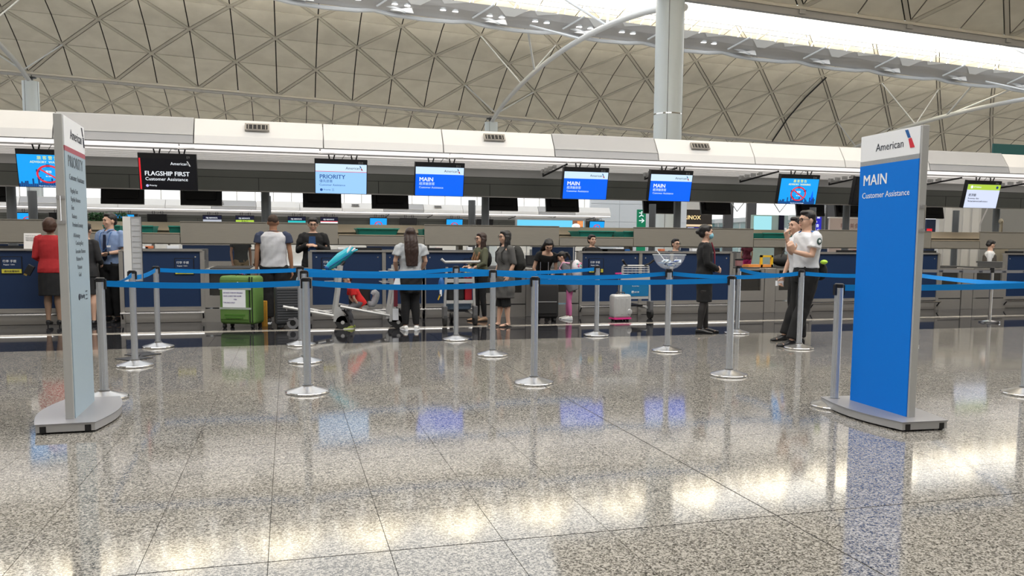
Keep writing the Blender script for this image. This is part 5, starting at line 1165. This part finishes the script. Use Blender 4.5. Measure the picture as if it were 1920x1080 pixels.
# 4 man in raglan shirt, from behind
pm = person('man from behind in white raglan tee with navy sleeves, black trousers', (-.22, 14.02, 0), R(180)-R(3), 1.79, 'm', 1.12, dict(armL=((.145, .012, .12), (.155, -.01, -.035)), armR=((-.145, .012, .12), (-.158, -.01, -.035)), legR=((-.05, -.005, .285), (-.055, .0, .045))),
    dict(name='tee', m=cloth('white_tee', (.52, .52, .55)), sleeve=.5, z0=-.015, inf=.016, flare=.004, split=cloth('navy_sleeve', (.035, .045, .085)), sinf=.014, wr=.004), dict(type='trousers', m=blk, inf=.016), 'buzz', mat('hair_cropped', (.05, .03, .022), .8), SKIN_D, shoes=dict(type='sneaker', m=mat('shoe_dark', (.03, .03, .03), .7), sole=M_signw), head=(0, R(-3)))
for (a, b) in ((-.075, .075),): MB().tube([pm['T'](-.05, -.0, .31), pm['T'](-.03, .045, .315), pm['T'](.03, .045, .315), pm['T'](.05, 0, .31)], .006, 6).ob('neck_trim', MATS['navy_sleeve'], pm['root'])
# 5 staff woman in black jacket
ps = person('staff woman in black jacket with glasses, hands held together', (P(587, 440, 15.4).x, 15.4, .0), R(-8), 1.80, 'f', 1.10, dict(armL=((.15, -.01, .13), (.035, -.10, .175)), armR=((-.15, -.01, .13), (-.04, -.10, .185)), handL=((-1, -.1, .1), (0, .6, -1)), handR=((1, -.1, 0), (0, .6, -1)), curlL=.8, curlR=.6),
    dict(name='jacket', m=blk, sleeve=1.92, z0=-.03, inf=.014, sinf=.012, wr=.004), dict(type='trousers', m=blk), 'updo', HAIRM, shoes=dict(type='shoe', m=M_black), extras=('glasses',), head=(R(8), R(-12)))
T = ps['T']; MB().add([T(-.03, -.088, .27), T(.03, -.088, .27), T(.045, -.096, .05), T(-.045, -.096, .05), T(-.03, -.08, .27), T(.03, -.08, .27), T(.045, -.088, .05), T(-.045, -.088, .05)], [(0, 1, 2, 3), (4, 5, 6, 7), (0, 1, 5, 4), (1, 2, 6, 5), (2, 3, 7, 6), (3, 0, 4, 7)]).ob('scarf', cloth('blue_scarf', (.02, .06, .16)), ps['root'])
# 6 woman in white blouse
pw = person('woman from behind in white blouse with very long brown hair', (1.80, 12.45, 0), R(180)+R(2), 1.57, 'f', 1.14, dict(armL=((.148, .01, .14), (.12, -.10, .045)), armR=((-.148, .01, .14), (-.12, -.10, .04)), legL=((.047, -.01, .285), (.05, .0, .045)), legR=((-.047, -.005, .285), (-.055, .01, .045)), footR=(-.35, -1, 0), footL=(.2, -1, 0)),
    dict(name='blouse', m=cloth('white_blouse', (.40, .42, .44)), sleeve=.62, z0=.035, inf=.016, sinf=.020, endr=1.1, wr=.005, ws=16), dict(type='leggings', m=blk, inf=.006), 'long', HAIR_DB, shoes=dict(type='sneaker', m=mat('sneaker_white', (.8, .8, .78), .6)))
T = pw['T']; g = MB(); g.rings([(T(0, .004, .055), pw['RT']*.155, pw['BK']*.115), (T(0, .004, -.01), pw['RT']*.185, pw['BK']*.135), (T(0, .01, -.12), pw['RT']*.175, pw['BK']*.135), (T(0, .012, -.165), pw['RT']*.15, pw['BK']*.12)], 18)
remesh(g, 'tied_jacket', blk, pw['root'], .011, 3, .006, 14, 2)
for s in (-1,): 
    hj, kn, an = pw['legs'][s]; off = V((-.066, 0, 0)); MB().tube([kn+V((-.050, .0, 0)), mid(kn, an, .5)+V((-.050, .0, 0)), an+V((-.036, 0, .03))], .006, 5).ob('white_stripe', M_signw, pw['root'])
o = thing('folded_papers', 'white papers hanging at the waist of the woman in blouse', 'papers', (1.60, 12.40, .74)); MB().box((0, 0, 0), (.10, .02, .13), Mx.Rotation(.3, 3, 'Y')).ob('paper', M_signw, o)
# 7 olive top woman facing left
fl7 = face((-1, -.28))
po = person('woman in olive top with glasses and long hair lightening at the tips', (3.20, 13.72, 0), fl7, 1.52, 'f', 1.0, dict(armL=((.135, -.03, .12), (.07, -.13, .075)), armR=((-.13, -.03, .12), (-.06, -.14, .08)), handL=((0, -1, .1), (-.3, 0, -1)), handR=((0, -1, .1), (.3, 0, -1)), curlL=.8, curlR=.8, legL=((.045, 0, .285), (.05, .02, .045)), legR=((-.045, -.03, .285), (-.045, -.02, .045))),
    dict(name='top', m=cloth('olive_cloth', (.085, .090, .055)), sleeve=1.7, z0=-.03, inf=.013, sinf=.012, wr=.004), dict(type='leggings', m=blk), 'longfront', HAIR_DB, shoes=dict(type='flat', m=mat('shoe_tan', (.32, .2, .12), .5)), extras=('glasses',))
T = po['T']; MB().ell(T(0, .085, .17), (.10, .07, .14), None).ob('shoulder_bag', cloth('black_cloth', ()), po['root'], smooth=True); g = MB()
for x_ in (-.055, .055, .0): limb(g, [T(x_, -.045, .25), T(x_, -.078, .17), T(x_, -.083, .11)], [.022, .024, .008], 8)
remesh(g, 'hair_tips', mat('hair_blonde_tips', (.20, .10, .045), .5), po['root'], .008, 2, .002, 30)
# 8 woman in grey dress facing left
pg = person('woman in loose grey dress with backpack, glasses and flip-flops', (3.36, 12.72, 0), face((-1, -.22)), 1.55, 'f', 1.08, dict(armL=((.14, .03, .12), (.12, -.02, -.0)), armR=((-.13, .0, .12), (-.10, -.06, -.02)), legL=((.045, -.01, .285), (.048, .02, .045)), legR=((-.045, -.02, .285), (-.048, -.045, .045))),
    dict(name='dress', m=cloth('grey_jersey', (.085, .083, .080)), sleeve=1.05, z0=-.23, inf=.014, sinf=.014, flare=.016, wr=.006, ws=10), dict(type='capri', m=blk, inf=.014, end=.18, cuff=.030), 'longfront', HAIRM, shoes=dict(type='flipflop', m=M_rubber), extras=('glasses',))
T = pg['T']; g = MB(); g.ell(T(.0, .145, .17), (.15, .11, .21), Mx.Rotation(0, 3, 'Z'), 16, 10); g.ell(T(0, .20, .12), (.11, .06, .12)); remesh(g, 'backpack', cloth('dark_backpack', (.03, .03, .028)), pg['root'], .012, 3, .006, 10)
for s in (-1, 1): MB().tube([T(s*.06, .10, .26), T(s*.065, .0, .315), T(s*.065, -.072, .24), T(s*.07, -.072, .15), T(s*.085, .03, .06)], .010, 6).ob('backpack_strap', MATS['dark_backpack'], pg['root'])
# 9 bending woman in black top facing camera
pn = person('woman in black top bending over a black suitcase', (4.42, 14.05, 0), R(-20)+R(15), 1.58, 'f', 1.0, dict(hip=(0, .06, .50), lean=(.08, .62), armL=((.13, -.06, .12), (.06, -.13, .02)), armR=((-.13, -.06, .12), (-.07, -.13, .0)), legL=((.05, -.02, .28), (.05, .0, .045))),
    dict(name='top', m=blk, sleeve=.5, z0=-.03, z1=.285, inf=.008, sinf=.008), dict(type='trousers', m=blk, inf=.006), 'shoulder', HAIRM, shoes=dict(type='shoe', m=M_black), head=(R(-5), R(-38)))
# 10 girl with backpack, facing left and away
pk = person('girl with ponytail, pastel backpack and pink leggings', (4.82, 13.72, 0), face((-1, .35)), 1.22, 'f', 1.02, dict(lean=(0, .34), armL=((.12, -.04, .12), (.06, -.15, .08)), armR=((-.12, -.04, .12), (-.05, -.15, .09)), legL=((.045, -.01, .28), (.048, .01, .045)), legR=((-.045, -.015, .28), (-.05, -.03, .045))),
    dict(name='dress', m=cloth('dark_dot_cloth', (.12, .12, .13)), sleeve=.55, z0=-.12, inf=.012, flare=.03, wr=.003), dict(type='leggings', m=cloth('pink_leggings', (.55, .14, .32))), 'ponytail', HAIRM, shoes=dict(type='sneaker', m=mat('sneaker_white', ())), head=(0, R(-28)))
T = pk['T']; g = MB(); g.ell(T(0, .145, .14), (.13, .095, .19), None, 16, 10); bp_ = remesh(g, 'backpack', mat('pastel_white', (.62, .58, .62), .6), pk['root'], .010, 3, .003, 10)
rn = random.Random(9)
for i in range(16):
    a = rn.uniform(-1.4, 1.4); z = rn.uniform(-.12, .12); c_ = T(0, .145, .14)+pk['RT']*(.125*math.sin(a)*math.sqrt(1-(z/.19)**2))+pk['BK']*(.092*math.cos(a)*math.sqrt(1-(z/.19)**2))+V((0, 0, z)); MB().ell(c_, (.022, .022, .022), None, 8, 5).ob('printed_patch', rn.choice([mat('patch_pink', (.7, .2, .35), .6), mat('patch_mint', (.2, .5, .45), .6), mat('patch_yellow', (.7, .55, .2), .6)]), bp_)
MB().ell(T(.06, .17, -.02), (.03, .03, .07)).ob('blue_charm', mat('charm_blue', (.08, .35, .60), .6), pk['root'], smooth=True)
for s in (-1, 1): MB().tube([T(s*.06, .09, .27), T(s*.06, .0, .315), T(s*.065, -.075, .25), T(s*.08, 0, .08)], .017, 6).ob('backpack_strap', mat('strap_pink', (.7, .35, .5), .6), pk['root'])
# 11, 12 seated clerks behind the wide desk
def clerk(label, px, py, Y, H_, m, hair, sex='m', extras=(), head=(0, 0), z=None, rz=0):
    p_ = P(px, py, Y); z_ = p_.z-H_*.995
    return person(label, (p_.x, Y, z_), rz, H_, sex, 1.0, dict(armL=((.13, 0, .12), (.06, -.12, .08)), armR=((-.13, 0, .12), (-.06, -.12, .08))), dict(name='jacket', m=m, sleeve=1.95, z0=-.02, inf=.012, sinf=.01), None, hair, HAIRM, extras=extras, head=head, crop='bust')
clerk('seated woman clerk with short black hair, only head visible above desk', 1110, 440, 15.40, 1.55, blk, 'updo', 'f', head=(R(10), 0))
clerk('seated man clerk with round glasses, only head visible above desk', 1267, 448, 15.40, 1.55, cloth('navy_suit', (.02, .03, .05)), 'short', 'm', ('glasses',), head=(R(12), 0))
pv = clerk('clerk in dark vest over white shirt looking down, at right', 1858, 450, 15.40, 1.60, cloth('clerk_white_shirt', (.66, .66, .66)), 'short', 'm', head=(R(40), R(-25)), rz=R(45))
T = pv['T']; g = MB(); 
g.rings([(T(0, .004, z), pv['RT']*(a*1.75), pv['BK']*(c*1.8)) for z, a, c in ((-.02, .115, .085), (.08, .108, .078), (.16, .112, .082), (.24, .085, .078), (.27, .06, .06))], 18); remesh(g, 'vest', cloth('vest_brown', (.07, .06, .05)), pv['root'], .012, 3)
# 13 masked woman, facing right
pq = person('woman in black uniform with blue face mask and black bun', (6.05, 11.12, 0), face((1, -.35)), 1.64, 'f', 1.02, dict(armL=((.125, .005, .12), (.045, -.115, .045)), armR=((-.125, .005, .12), (-.04, -.115, .055)), handL=((-.8, -.5, 0), (0, 1, 0)), handR=((.8, -.5, 0), (0, 1, 0)), curlL=.9, curlR=.9, legL=((.04, -.01, .285), (.05, -.03, .045)), legR=((-.045, .01, .285), (-.055, .045, .045))),
    dict(name='jacket', m=blk, sleeve=1.93, z0=-.06, inf=.012, sinf=.010, wr=.003), dict(type='skirt', m=blk, end=.29, w=.090), 'bun', HAIRM, shoes=dict(type='flat', m=M_black), extras=('mask',))
g = MB(); k_ = pq['k']
for s in (-1, 1):
    hj, kn, an = pq['legs'][s]; limb(g, [mid(hj, kn, .5), kn, mid(kn, an, .3)+V((0, .006, 0)), mid(kn, an, .75), an], [r*pq['W']+.007 for r in (.044, .031, .032, .021, .020)], 12)
remesh(g, 'stockings', mat('stocking_black', (.02, .018, .018), .6), pq['root'], .009, 3)
T = pq['T']; MB().tube([T(-.02, -.05, .305), T(0, -.082, .22), T(.0, -.088, .10)], [.01, .014, .010], 6).ob('red_scarf', cloth('wine_scarf', (.22, .03, .05)), pq['root'])
# 14 officer in white shirt, facing left, hands raised
wshirt = cloth('officer_white', (.66, .67, .70))
pf = person('officer in white short-sleeved shirt with glasses and shoulder badge', (6.62, 9.48, 0), face((-1, .05)), 1.80, 'm', 1.12, dict(hip=(0, .01, .53), lean=(0, .0), armL=((.13, -.035, .135), (.11, -.165, .165)), armR=((-.125, -.05, .15), (-.06, -.12, .245)), handL=((0, -.6, 1), (-.6, .3, 0)), handR=((.1, -.3, 1), (.6, .3, 0)), curlL=.9, curlR=.8, legL=((.05, -.03, .285), (.055, -.115, .045)), legR=((-.05, .0, .285), (-.055, .02, .045)), footL=(.1, -1, 0), footR=(-.2, -1, 0)),
    dict(name='shirt', m=wshirt, sleeve=.62, z0=.045, inf=.014, sinf=.014, endr=1.15, wr=.004), dict(type='trousers', m=blk, inf=.014, top=.065, cuff=.026), 'short', HAIRM, shoes=dict(type='shoe', m=M_black), extras=('glasses',), head=(0, R(-2)))
T = pf['T']; rt = pf['root']
MB().rings([(T(0, .004, .043), pf['RT']*.165, pf['BK']*.122), (T(0, .004, .065), pf['RT']*.163, pf['BK']*.120)], 24).ob('belt', M_rubber, rt)
for s in (-1, 1): MB().box(T(s*.085, .005, .308), (.07, .06, .012), Mx.Rotation(s*.35, 3, 'Y')).ob('epaulette', M_navy, rt)
S_, E_, Wr = pf['arms'][1]; MB().ell(mid(S_, E_, .3)+pf['RT']*.085, (.012, .035, .045)).ob('shoulder_badge', mat('badge_green', (.05, .09, .08), .5), rt); MB().ell(mid(S_, E_, .3)+pf['RT']*.095, (.006, .018, .02)).ob('badge_mark', M_signw, rt)
MB().ell(T(.02, .115, .02), (.10, .075, .12), None, 16, 10).ob('hip_pack', cloth('black_cloth', ()), rt, smooth=True); MB().ell(T(.07, .105, .09), (.04, .05, .03), None).ob('hi_vis_roll', mat('hi_vis', (.55, .85, .08), .6), rt, smooth=True)
# 15 second person behind the officer, holding a slip to the face
p2 = person('man behind the officer in white shirt raising a paper to his face', (6.95, 10.08, 0), face((-1, .0)), 1.74, 'm', .96, dict(hip=(0, .01, .53), lean=(0, .13), armL=((.12, -.06, .16), (.06, -.125, .30)), armR=((-.125, -.0, .12), (-.11, -.085, -.02)), handL=((-.1, -.1, 1), (-.3, 1, 0)), curlL=.8, curlR=.9, legL=((.05, -.06, .285), (.05, -.15, .045)), legR=((-.045, -.01, .285), (-.05, .02, .045)), footL=(.1, -1, 0), footR=(-.2, -1, 0)),
    dict(name='shirt', m=wshirt, sleeve=.6, z0=.0, inf=.013, sinf=.012, wr=.004), dict(type='trousers', m=blk, inf=.013, top=.06, cuff=.025), 'short', HAIRM, shoes=dict(type='shoe', m=M_black), head=(0, 0))
S_, E_, Wr = p2['arms'][1]; T = p2['T']; o = MB().box(Wr+V((-.0, 0, .10))+p2['BK']*-.03, (.035, .012, .13), Mx.Rotation(.2, 3, 'X')); o = o.ob('held_paper', M_signw, None); o.matrix_world = p2['root'].matrix_basis; tag(o, 'white slip raised beside the officer\'s face', 'paper')
S_, E_, Wr = p2['arms'][-1]; o = MB().box(Wr+V((0, 0, -.07))+p2['BK']*-.05, (.05, .10, .07)).ob('held_card', M_signw, None); o.matrix_world = p2['root'].matrix_basis; tag(o, 'white card held low by the second man', 'card')
# 16 boy in red tee, sitting bent on the trolley
pz = person('small boy in red tee bending forward on the luggage trolley', (.95, 12.90, 0), face((-1, -.15)), 1.02, 'm', 1.02, dict(hip=(0, .13, .40), lean=(0, .55), armL=((.12, -.07, .12), (.07, -.06, -.02)), armR=((-.12, -.08, .12), (-.07, -.07, -.02)), legL=((.07, -.06, .30), (.07, -.03, .045)), legR=((-.05, -.05, .30), (-.06, .03, .045))),
    dict(name='tee', m=cloth('bright_red_tee', (.62, .02, .02)), sleeve=.75, z0=-.06, inf=.014, sinf=.014, wr=.003), dict(type='trousers', m=cloth('grey_jogger', (.11, .11, .12)), inf=.008), 'short', HAIR_DB, shoes=dict(type='sneaker', m=mat('shoe_lime', (.35, .42, .08), .6)), vox=.007, head=(0, R(-20)))
hc, HD, hs = pz['hc'], pz['HD'], pz['hs']; MB().ell(hc+HD((0, .015, .065))*hs, [.092*hs, .105*hs, .065*hs], None, 16, 8).ob('cap', cloth('cap_maroon', (.10, .03, .03)), pz['root'], smooth=True)
# 17..19 people beyond the raised conveyor
def simple(label, x, y, rz, H_, topm, botm, sex='f', hair='short', bt='trousers', sl=.6):
    return person(label, (x, y, 0), rz, H_, sex, 1.0, None, dict(name='top', m=topm, sleeve=sl, z0=-.03, inf=.012, vox=.014), dict(type=bt, m=botm), hair, HAIRM, shoes=dict(type='shoe', m=M_black), vox=.013)
x = P(452, 480, 20.5).x; simple('person in grey tee and khaki trousers seen under the conveyor', x, 20.5, R(20), 1.70, cloth('grey_tee', (.10, .11, .11)), cloth('khaki', (.38, .30, .19)), 'm')
x = P(475, 480, 21.5).x; simple('person in black tee beside the khaki trousers', x+.15, 21.6, R(-60), 1.66, blk, cloth('pattern_grey', (.10, .08, .09)), 'f', 'shoulder')
x = P(1400, 480, 27).x; simple('distant person in magenta trousers beyond the conveyor', x, 27, R(160), 1.62, cloth('magenta_top', (.12, .02, .04)), cloth('magenta', (.62, .03, .20)), 'f')
x = P(1530, 480, 30).x
# ============================================================ FAR BACKGROUND
# far island desks
for k in range(6):
    x0 = -14+9*k
    o = thing('far_desk', 'far blue check-in desk block, ' + ['leftmost', 'second', 'third', 'fourth', 'fifth', 'sixth'][k] + ' from the left beyond the conveyor', 'desk', (x0*1.2, 52, 0), 0, 'far island desks')
    MB().bb((0, 0, .2), (3.0, .05, 1.15)).ob('front_panel', M_bluep, o); MB().bb((0, .02, 0), (3.0, .6, 1.0)).ob('carcass', M_worktop, o); MB().bb((-.05, -.03, 1.15), (3.05, .3, 1.2)).ob('top_rail', M_sst, o)
    MB().bb((0, -.01, 0), (3.0, .05, .2)).ob('plinth', M_sst, o)
    MB().bb((3.1, 0, 0), (5.0, .05, .85)).ob('belt_front', M_sst, o); MB().bb((3.1, .0, .85), (5.0, 1.5, .9)).ob('belt', M_rubber, o)
o = thing('far_conveyor', 'far brown conveyor fascia behind the far desks', 'conveyor', (-20, 56.5, 0)); 
for k in range(18): MB().bb((2.9*k+.01, 0, 1.3), (2.9*k+2.89, .05, 1.69)).ob('side_panel', M_sstd, o)
for k in range(12): MB().bb((4.2*k, .2, 0), (4.2*k+.12, .4, 1.3)).ob('support_leg', M_sstd, o)
for k in range(8):
    p = tag(MB().lathe([(.11, 0), (.11, 3)], (-14+5.4*k, 59, 0), 12).ob('far_canopy_post', M_white, smooth=True), 'pale post of the far island, ' + ['first', 'second', 'third', 'fourth', 'fifth', 'sixth', 'seventh', 'eighth'][k] + ' from the left', 'post', 'far canopy posts')
# white metal wall with panel joints, right of the far canopy
wf = struct(MB().bb((21.2, 56, 0), (28.8, 56.3, 9)).ob('wall_far', mat('white_wall', (.72, .76, .82), .5)))
for i, (a, b) in enumerate([(21.2, 23.4), (23.42, 25.6), (25.62, 27.2), (27.22, 28.8)]):
    for z0, z1 in ((0, 2.0), (2.02, 3.0), (3.02, 4.3), (4.32, 6)): MB().bb((a, 55.95, z0), (b, 55.99, z1)).ob('wall_panel', MATS['white_wall'], wf)
# green exit board
x0, x1 = P(1195, 410, 52).x, P(1211, 410, 52).x; zt = P(1203, 393, 52).z
o = thing('exit_board', 'tall green wayfinding board with a running figure and arrow', 'sign', (x0, 52, 0)); w_ = x1-x0
MB().bb((0, 0, 0), (w_, .12, zt)).ob('board', E_green, o)
MB().tube([(w_*.2, -.02, zt-.75), (w_*.75, -.02, zt-.75)], .03, 6).ob('arrow_shaft', E_white, o); MB().tube([(w_*.5, -.02, zt-.62), (w_*.78, -.02, zt-.75), (w_*.5, -.02, zt-.88)], .03, 6).ob('arrow_head', E_white, o)
MB().ell((w_*.5, -.02, zt-.16), (.05, .02, .05)).ob('figure_head', E_white, o); MB().tube([(w_*.2, -.02, zt-.22), (w_*.5, -.02, zt-.25), (w_*.45, -.02, zt-.38), (w_*.7, -.02, zt-.45)], .03, 6).ob('figure_body', E_white, o); MB().tube([(w_*.45, -.02, zt-.38), (w_*.2, -.02, zt-.48)], .03, 6).ob('figure_leg', E_white, o)
# shop
a, b = P(1197, 410, 60).x, P(1335, 410, 60).x
o = thing('shop_front', 'dark shop front with glowing gold letters', 'shop', (0, 60, 0)); MB().bb((a, 0, 0), (b, .3, 4.2)).ob('facade', mat('shop_brown', (.035, .027, .022), .5), o)
MB().bb((a, -.05, 2.85), (b, 0, 3.02)).ob('lit_band', em('band_warm', (.75, .58, .38)), o); MB().bb((a, -.02, 4.2), (b, .3, 5.6)).ob('upper_wall', mat('shop_upper', (.62, .60, .56), .6), o)
xl = P(1283, 408, 60).x; text('RINOX', .46, E_gold, o, (xl-.02, -.03, 3.42), bold=.006); 
xs = P(1289, 424, 60).x; MB().bb((xs, -.06, 2.45), (xs+.55, -.02, 2.78)).ob('till_screen', em('screen_pale_lilac', (.6, .65, 1)), o); MB().bb((xs+.6, -.06, 2.45), (xs+.95, -.02, 2.78)).ob('till_screen', E_indigo, o); MB().bb((xs+1.05, -.06, 2.45), (xs+1.5, -.02, 2.78)).ob('till_screen', E_cyan, o)
xs = P(1220, 424, 60).x; MB().bb((xs, -.06, 2.4), (xs+.35, -.02, 2.82)).ob('doorway_light', em('door_warm', (.9, .85, .75)), o); MB().bb((a, -.04, 2.85), (xs+.8, -.01, 3.1)).ob('door_head', M_white, o)
# glazed end wall with dark mullions, outside view of a teal terminal building
fw2 = struct(thing('window_2', '', '')); del fw2['label']; del fw2['category']
for px in (1322, 1365, 1408, 1536, 1556, 1600):
    x = P(px, 410, 70).x; MB().bb((x-.45, 69.8, 0), (x+.45, 70.2, 6)).ob('mullion', mat('mullion_dark', (.07, .07, .075), .5), fw2)
xs = [P(px, 410, 70).x for px in (1332, 1365, 1408, 1470, 1536, 1600)]
for i in range(5): MB().bb((xs[i]+.46, 69.98, .2), (xs[i+1]-.46, 70.02, 6)).ob('pane', M_glass, fw2)
MB().bb((xs[0], 69.7, 3.02), (xs[1], 70.3, 3.1)).ob('transom', mat('mullion_dark', ()), fw2)
o = thing('outside_building', 'low teal glass terminal building seen through the far window', 'building', (40, 110, 0))
pts = [(P(1332, 418, 110).x-40, P(1332, 419, 110).z), (P(1420, 408, 110).x-40, P(1420, 411, 110).z), (P(1500, 404, 110).x-40, P(1500, 406, 110).z)]
tb = mat('teal_glass', (.16, .32, .34), .25); MB().prism([(pts[0][0], 0), (pts[2][0]+8, 0), (pts[2][0]+8, pts[2][1]), (pts[0][0], pts[0][1])], 0, 8, 'y').ob('facade', tb, o); MB().prism([(pts[0][0], pts[0][1]), (pts[2][0]+8, pts[2][1]), (pts[2][0]+8, pts[2][1]+.8), (pts[0][0], pts[0][1]+.6)], -.5, 8, 'y').ob('roof', mat('roof_grey', (.45, .50, .53), .6), o)
for k in range(16): MB().bb((pts[0][0]+1.2*k, -.1, 0), (pts[0][0]+1.2*k+.12, 0, pts[0][1]+.02*k)).ob('mullion', mat('pale_mullion', (.5, .56, .58), .5), o)
for px in (1382, 1462):
    x = P(px, 390, 68).x; o = thing('ceiling_strut', 'pair of thin white struts seen through the gap, ' + ('left' if px < 1400 else 'right'), 'strut', (x, 68, 4.6), 0); MB().tube([(-1, 0, 1.2), (0, 0, -.1), (1.3, 0, 1.4)], .06, 6).ob('strut_pair', mat('strut_grey', (.45, .46, .48), .5), o)
o = thing('info_kiosk', 'teal lit kiosk panel with dark screen beyond the officers', 'kiosk', (P(1412, 420, 48).x, 48, 0)); zz = P(1412, 402, 48).z
MB().bb((0, 0, 0), (2.6, .3, zz-.02)).ob('kiosk_body', mat('pale_green', (.42, .55, .48), .5), o); MB().bb((.05, -.04, 1.4), (1.35, 0, zz-.1)).ob('kiosk_panel', em('panel_aqua', (.35, .72, .78)), o); MB().bb((1.9, -.04, 1.4), (2.3, 0, zz-.02)).ob('kiosk_screen', M_black, o)
text('Welcome', .3, em('text_aqua', (.05, .45, .5)), o, (.15, -.05, 1.9))
o = thing('indigo_board', 'indigo information board with white characters right of the officer', 'sign', (P(1508, 420, 46).x, 46, 0)); zt = P(1530, 398, 46).z
w_ = P(1540, 420, 46).x-P(1508, 420, 46).x; MB().bb((0, 0, 0), (w_, .1, zt)).ob('board', E_indigo, o)
for k, t_ in enumerate(['入口 手 續', 'Check-in', '櫃位 檢查', 'Row E F G']): text(t_, .23, E_white, o, (.1, -.02, zt-.38-.28*k), bold=.004)
o = thing('pink_poster', 'pale pink poster wall with faint characters behind the totem', 'sign', (P(1556, 420, 44).x, 44, 0)); zt = P(1590, 409, 44).z; w_ = P(1660, 420, 44).x-P(1556, 420, 44).x
MB().bb((0, 0, 0), (w_, .15, zt)).ob('poster_panel', mat('poster_pink', (.55, .46, .44), .6), o); MB().bb((-.05, -.02, zt-.02), (w_+.05, .2, zt+.06)).ob('cap_rail', M_white, o)
tp = mat('poster_text', (.28, .17, .16), .6); text('精采美食', .34, tp, o, (.75, -.02, zt-.60)); 
for k in range(3): text('Fine food and gifts', .14, tp, o, (.75, -.02, zt-.85-.2*k))
o = thing('blue_kiosk', 'dark blue kiosk with small red and white sign right of the totem', 'kiosk', (P(1738, 420, 40).x, 40, 0)); MB().bb((0, 0, 0), (P(1770, 420, 40).x-P(1738, 420, 40).x, .3, P(1750, 411, 40).z)).ob('kiosk_body', mat('kiosk_navy', (.02, .035, .09), .5), o); MB().bb((.0, -.04, 2.05), (.35, 0, 2.4)).ob('red_sign', E_red, o); text('H', .2, E_white, o, (.06, -.05, 2.12)); MB().bb((.5, -.04, 1.75), (1.1, 0, 1.9)).ob('white_slot', M_signw, o)
# pale partition walls at the right
wr_ = struct(MB().bb((P(1762, 400, 30).x, 30, 0), (P(1840, 400, 30).x, 30.2, 4.5)).ob('wall_partition', mat('pale_partition', (.62, .63, .65), .5)))
for k, px in enumerate((1771, 1805, 1822)): x = P(px, 400, 30).x; MB().bb((x, 29.96, 0), (x+.35, 29.99, 4.5)).ob('partition_panel', mat('pale_panel', (.70, .71, .73), .45), wr_)
wr2 = struct(MB().bb((P(1835, 400, 32).x, 32, 0), (60, 32.2, 4.2)).ob('wall_partition', mat('grey_partition', (.30, .31, .32), .5)))
o = thing('cream_statue', 'small cream abstract figure standing above the right desks', 'statue', (P(1877, 430, 19.2).x, 19.2, 1.30)); cm = mat('cream_plaster', (.66, .60, .45), .5)
zz = P(1877, 415, 19.2).z-1.30; MB().ell((-.02, 0, zz), (.075, .05, .085), None, 16, 10).ob('head', cm, o, smooth=True); MB().tube([(-.02, 0, .0), (-.02, 0, zz-.05)], [.06, .03], 10).ob('neck', cm, o, smooth=True); MB().tube([(0, 0, .18), (.14, 0, .16), (.2, 0, .06)], [.04, .05, .03], 8).ob('shoulder', cm, o, smooth=True); MB().tube([(-.02, -.055, .1), (-.03, -.06, zz)], .012, 6).ob('shadow_slot', mat('slot_brown', (.3, .24, .15), .6), o)
MB().bb((-.1, -.1, -1.30), (.2, .1, .0)).ob('pedestal', cm, o)
o = thing('leaning_rail', 'white rail rising behind the right desks', 'rail', (P(1838, 420, 19.2).x, 19.2, 0)); MB().tube([(0, 0, 0), (0, 0, 2.0), (.25, 0, 2.5)], .02, 6).ob('rail_tube', M_white, o)
# greenery strip beyond the left desks
o = thing('hedge_planter', 'green leafy planter wall behind the man in blue shirt', 'plant', (P(166, 408, 30).x, 30, 0)); w_ = P(238, 408, 30).x-P(166, 408, 30).x
MB().bb((0, .1, 0), (w_, .5, 2.1)).ob('planter_box', mat('planter_dark', (.05, .05, .04), .7), o); lf = MB(); rn = random.Random(4)
for i in range(1600):
    p = V((rn.uniform(0, w_), rn.uniform(-.05, .2), rn.uniform(1.7, 2.28))); a, b = V((rn.uniform(-1, 1), rn.uniform(-1, 1), rn.uniform(-1, 1))).normalized()*.05, V((rn.uniform(-1, 1), rn.uniform(-1, 1), rn.uniform(-1, 1))).normalized()*.022
    lf.add([p-a, p+b, p+a, p-b], [(0, 1, 2, 3)])
lf.ob('foliage', vary(mat('leaf_green', (.03, .10, .035), .6), 5, .4), o)['kind'] = 'stuff'
# small teal shelf top right above the canopy
o = thing('teal_parapet', 'teal glass parapet peeking above the canopy at the right edge', 'parapet', (P(1862, 273, 36).x, 36, 0)); z0, z1 = P(1880, 280, 36).z-.5, P(1880, 270, 36).z
for k in range(8): MB().bb((2.2*k+.02, 0, z0), (2.2*k+2.16, .08, z1)).ob('glass_panel', mat('parapet_teal', (.05, .16, .17), .2), o)
for k in range(4): MB().bb((4*k+.4, .1, 0), (4*k+.8, .5, z0)).ob('pier', M_white, o)
MB().bb((0, -.05, z0-.1), (17.6, .6, z0)).ob('deck', M_white, o)
# departures hall enclosure behind and above the photographer
hb = struct(MB().bb((-60, -24, 0), (140, -23.7, 13)).ob('wall_back', mat('hall_wall', (.50, .48, .45), .7)))
sh_ = MB()
for (ya, za), (yb, zb) in zip([(-24, 15.5), (-19, 18), (-9, 15.6), (-1.8, 15.6), (8, 20.5), (17, 22.6)], [(-19, 18), (-9, 15.6), (-1.8, 15.6), (8, 20.5), (17, 22.6), (28, 22.0)]):
    sh_.add([(-60, ya, za+2.4), (140, ya, za-5.5), (140, yb, zb-5.5), (-60, yb, zb+2.4)], [(0, 1, 2, 3)])
struct(sh_.ob('ceiling', M_ceil))
struct(MB().bb((-45, -24, 0), (-44.7, 130, 17)).ob('wall_left', mat('hall_wall', ())))
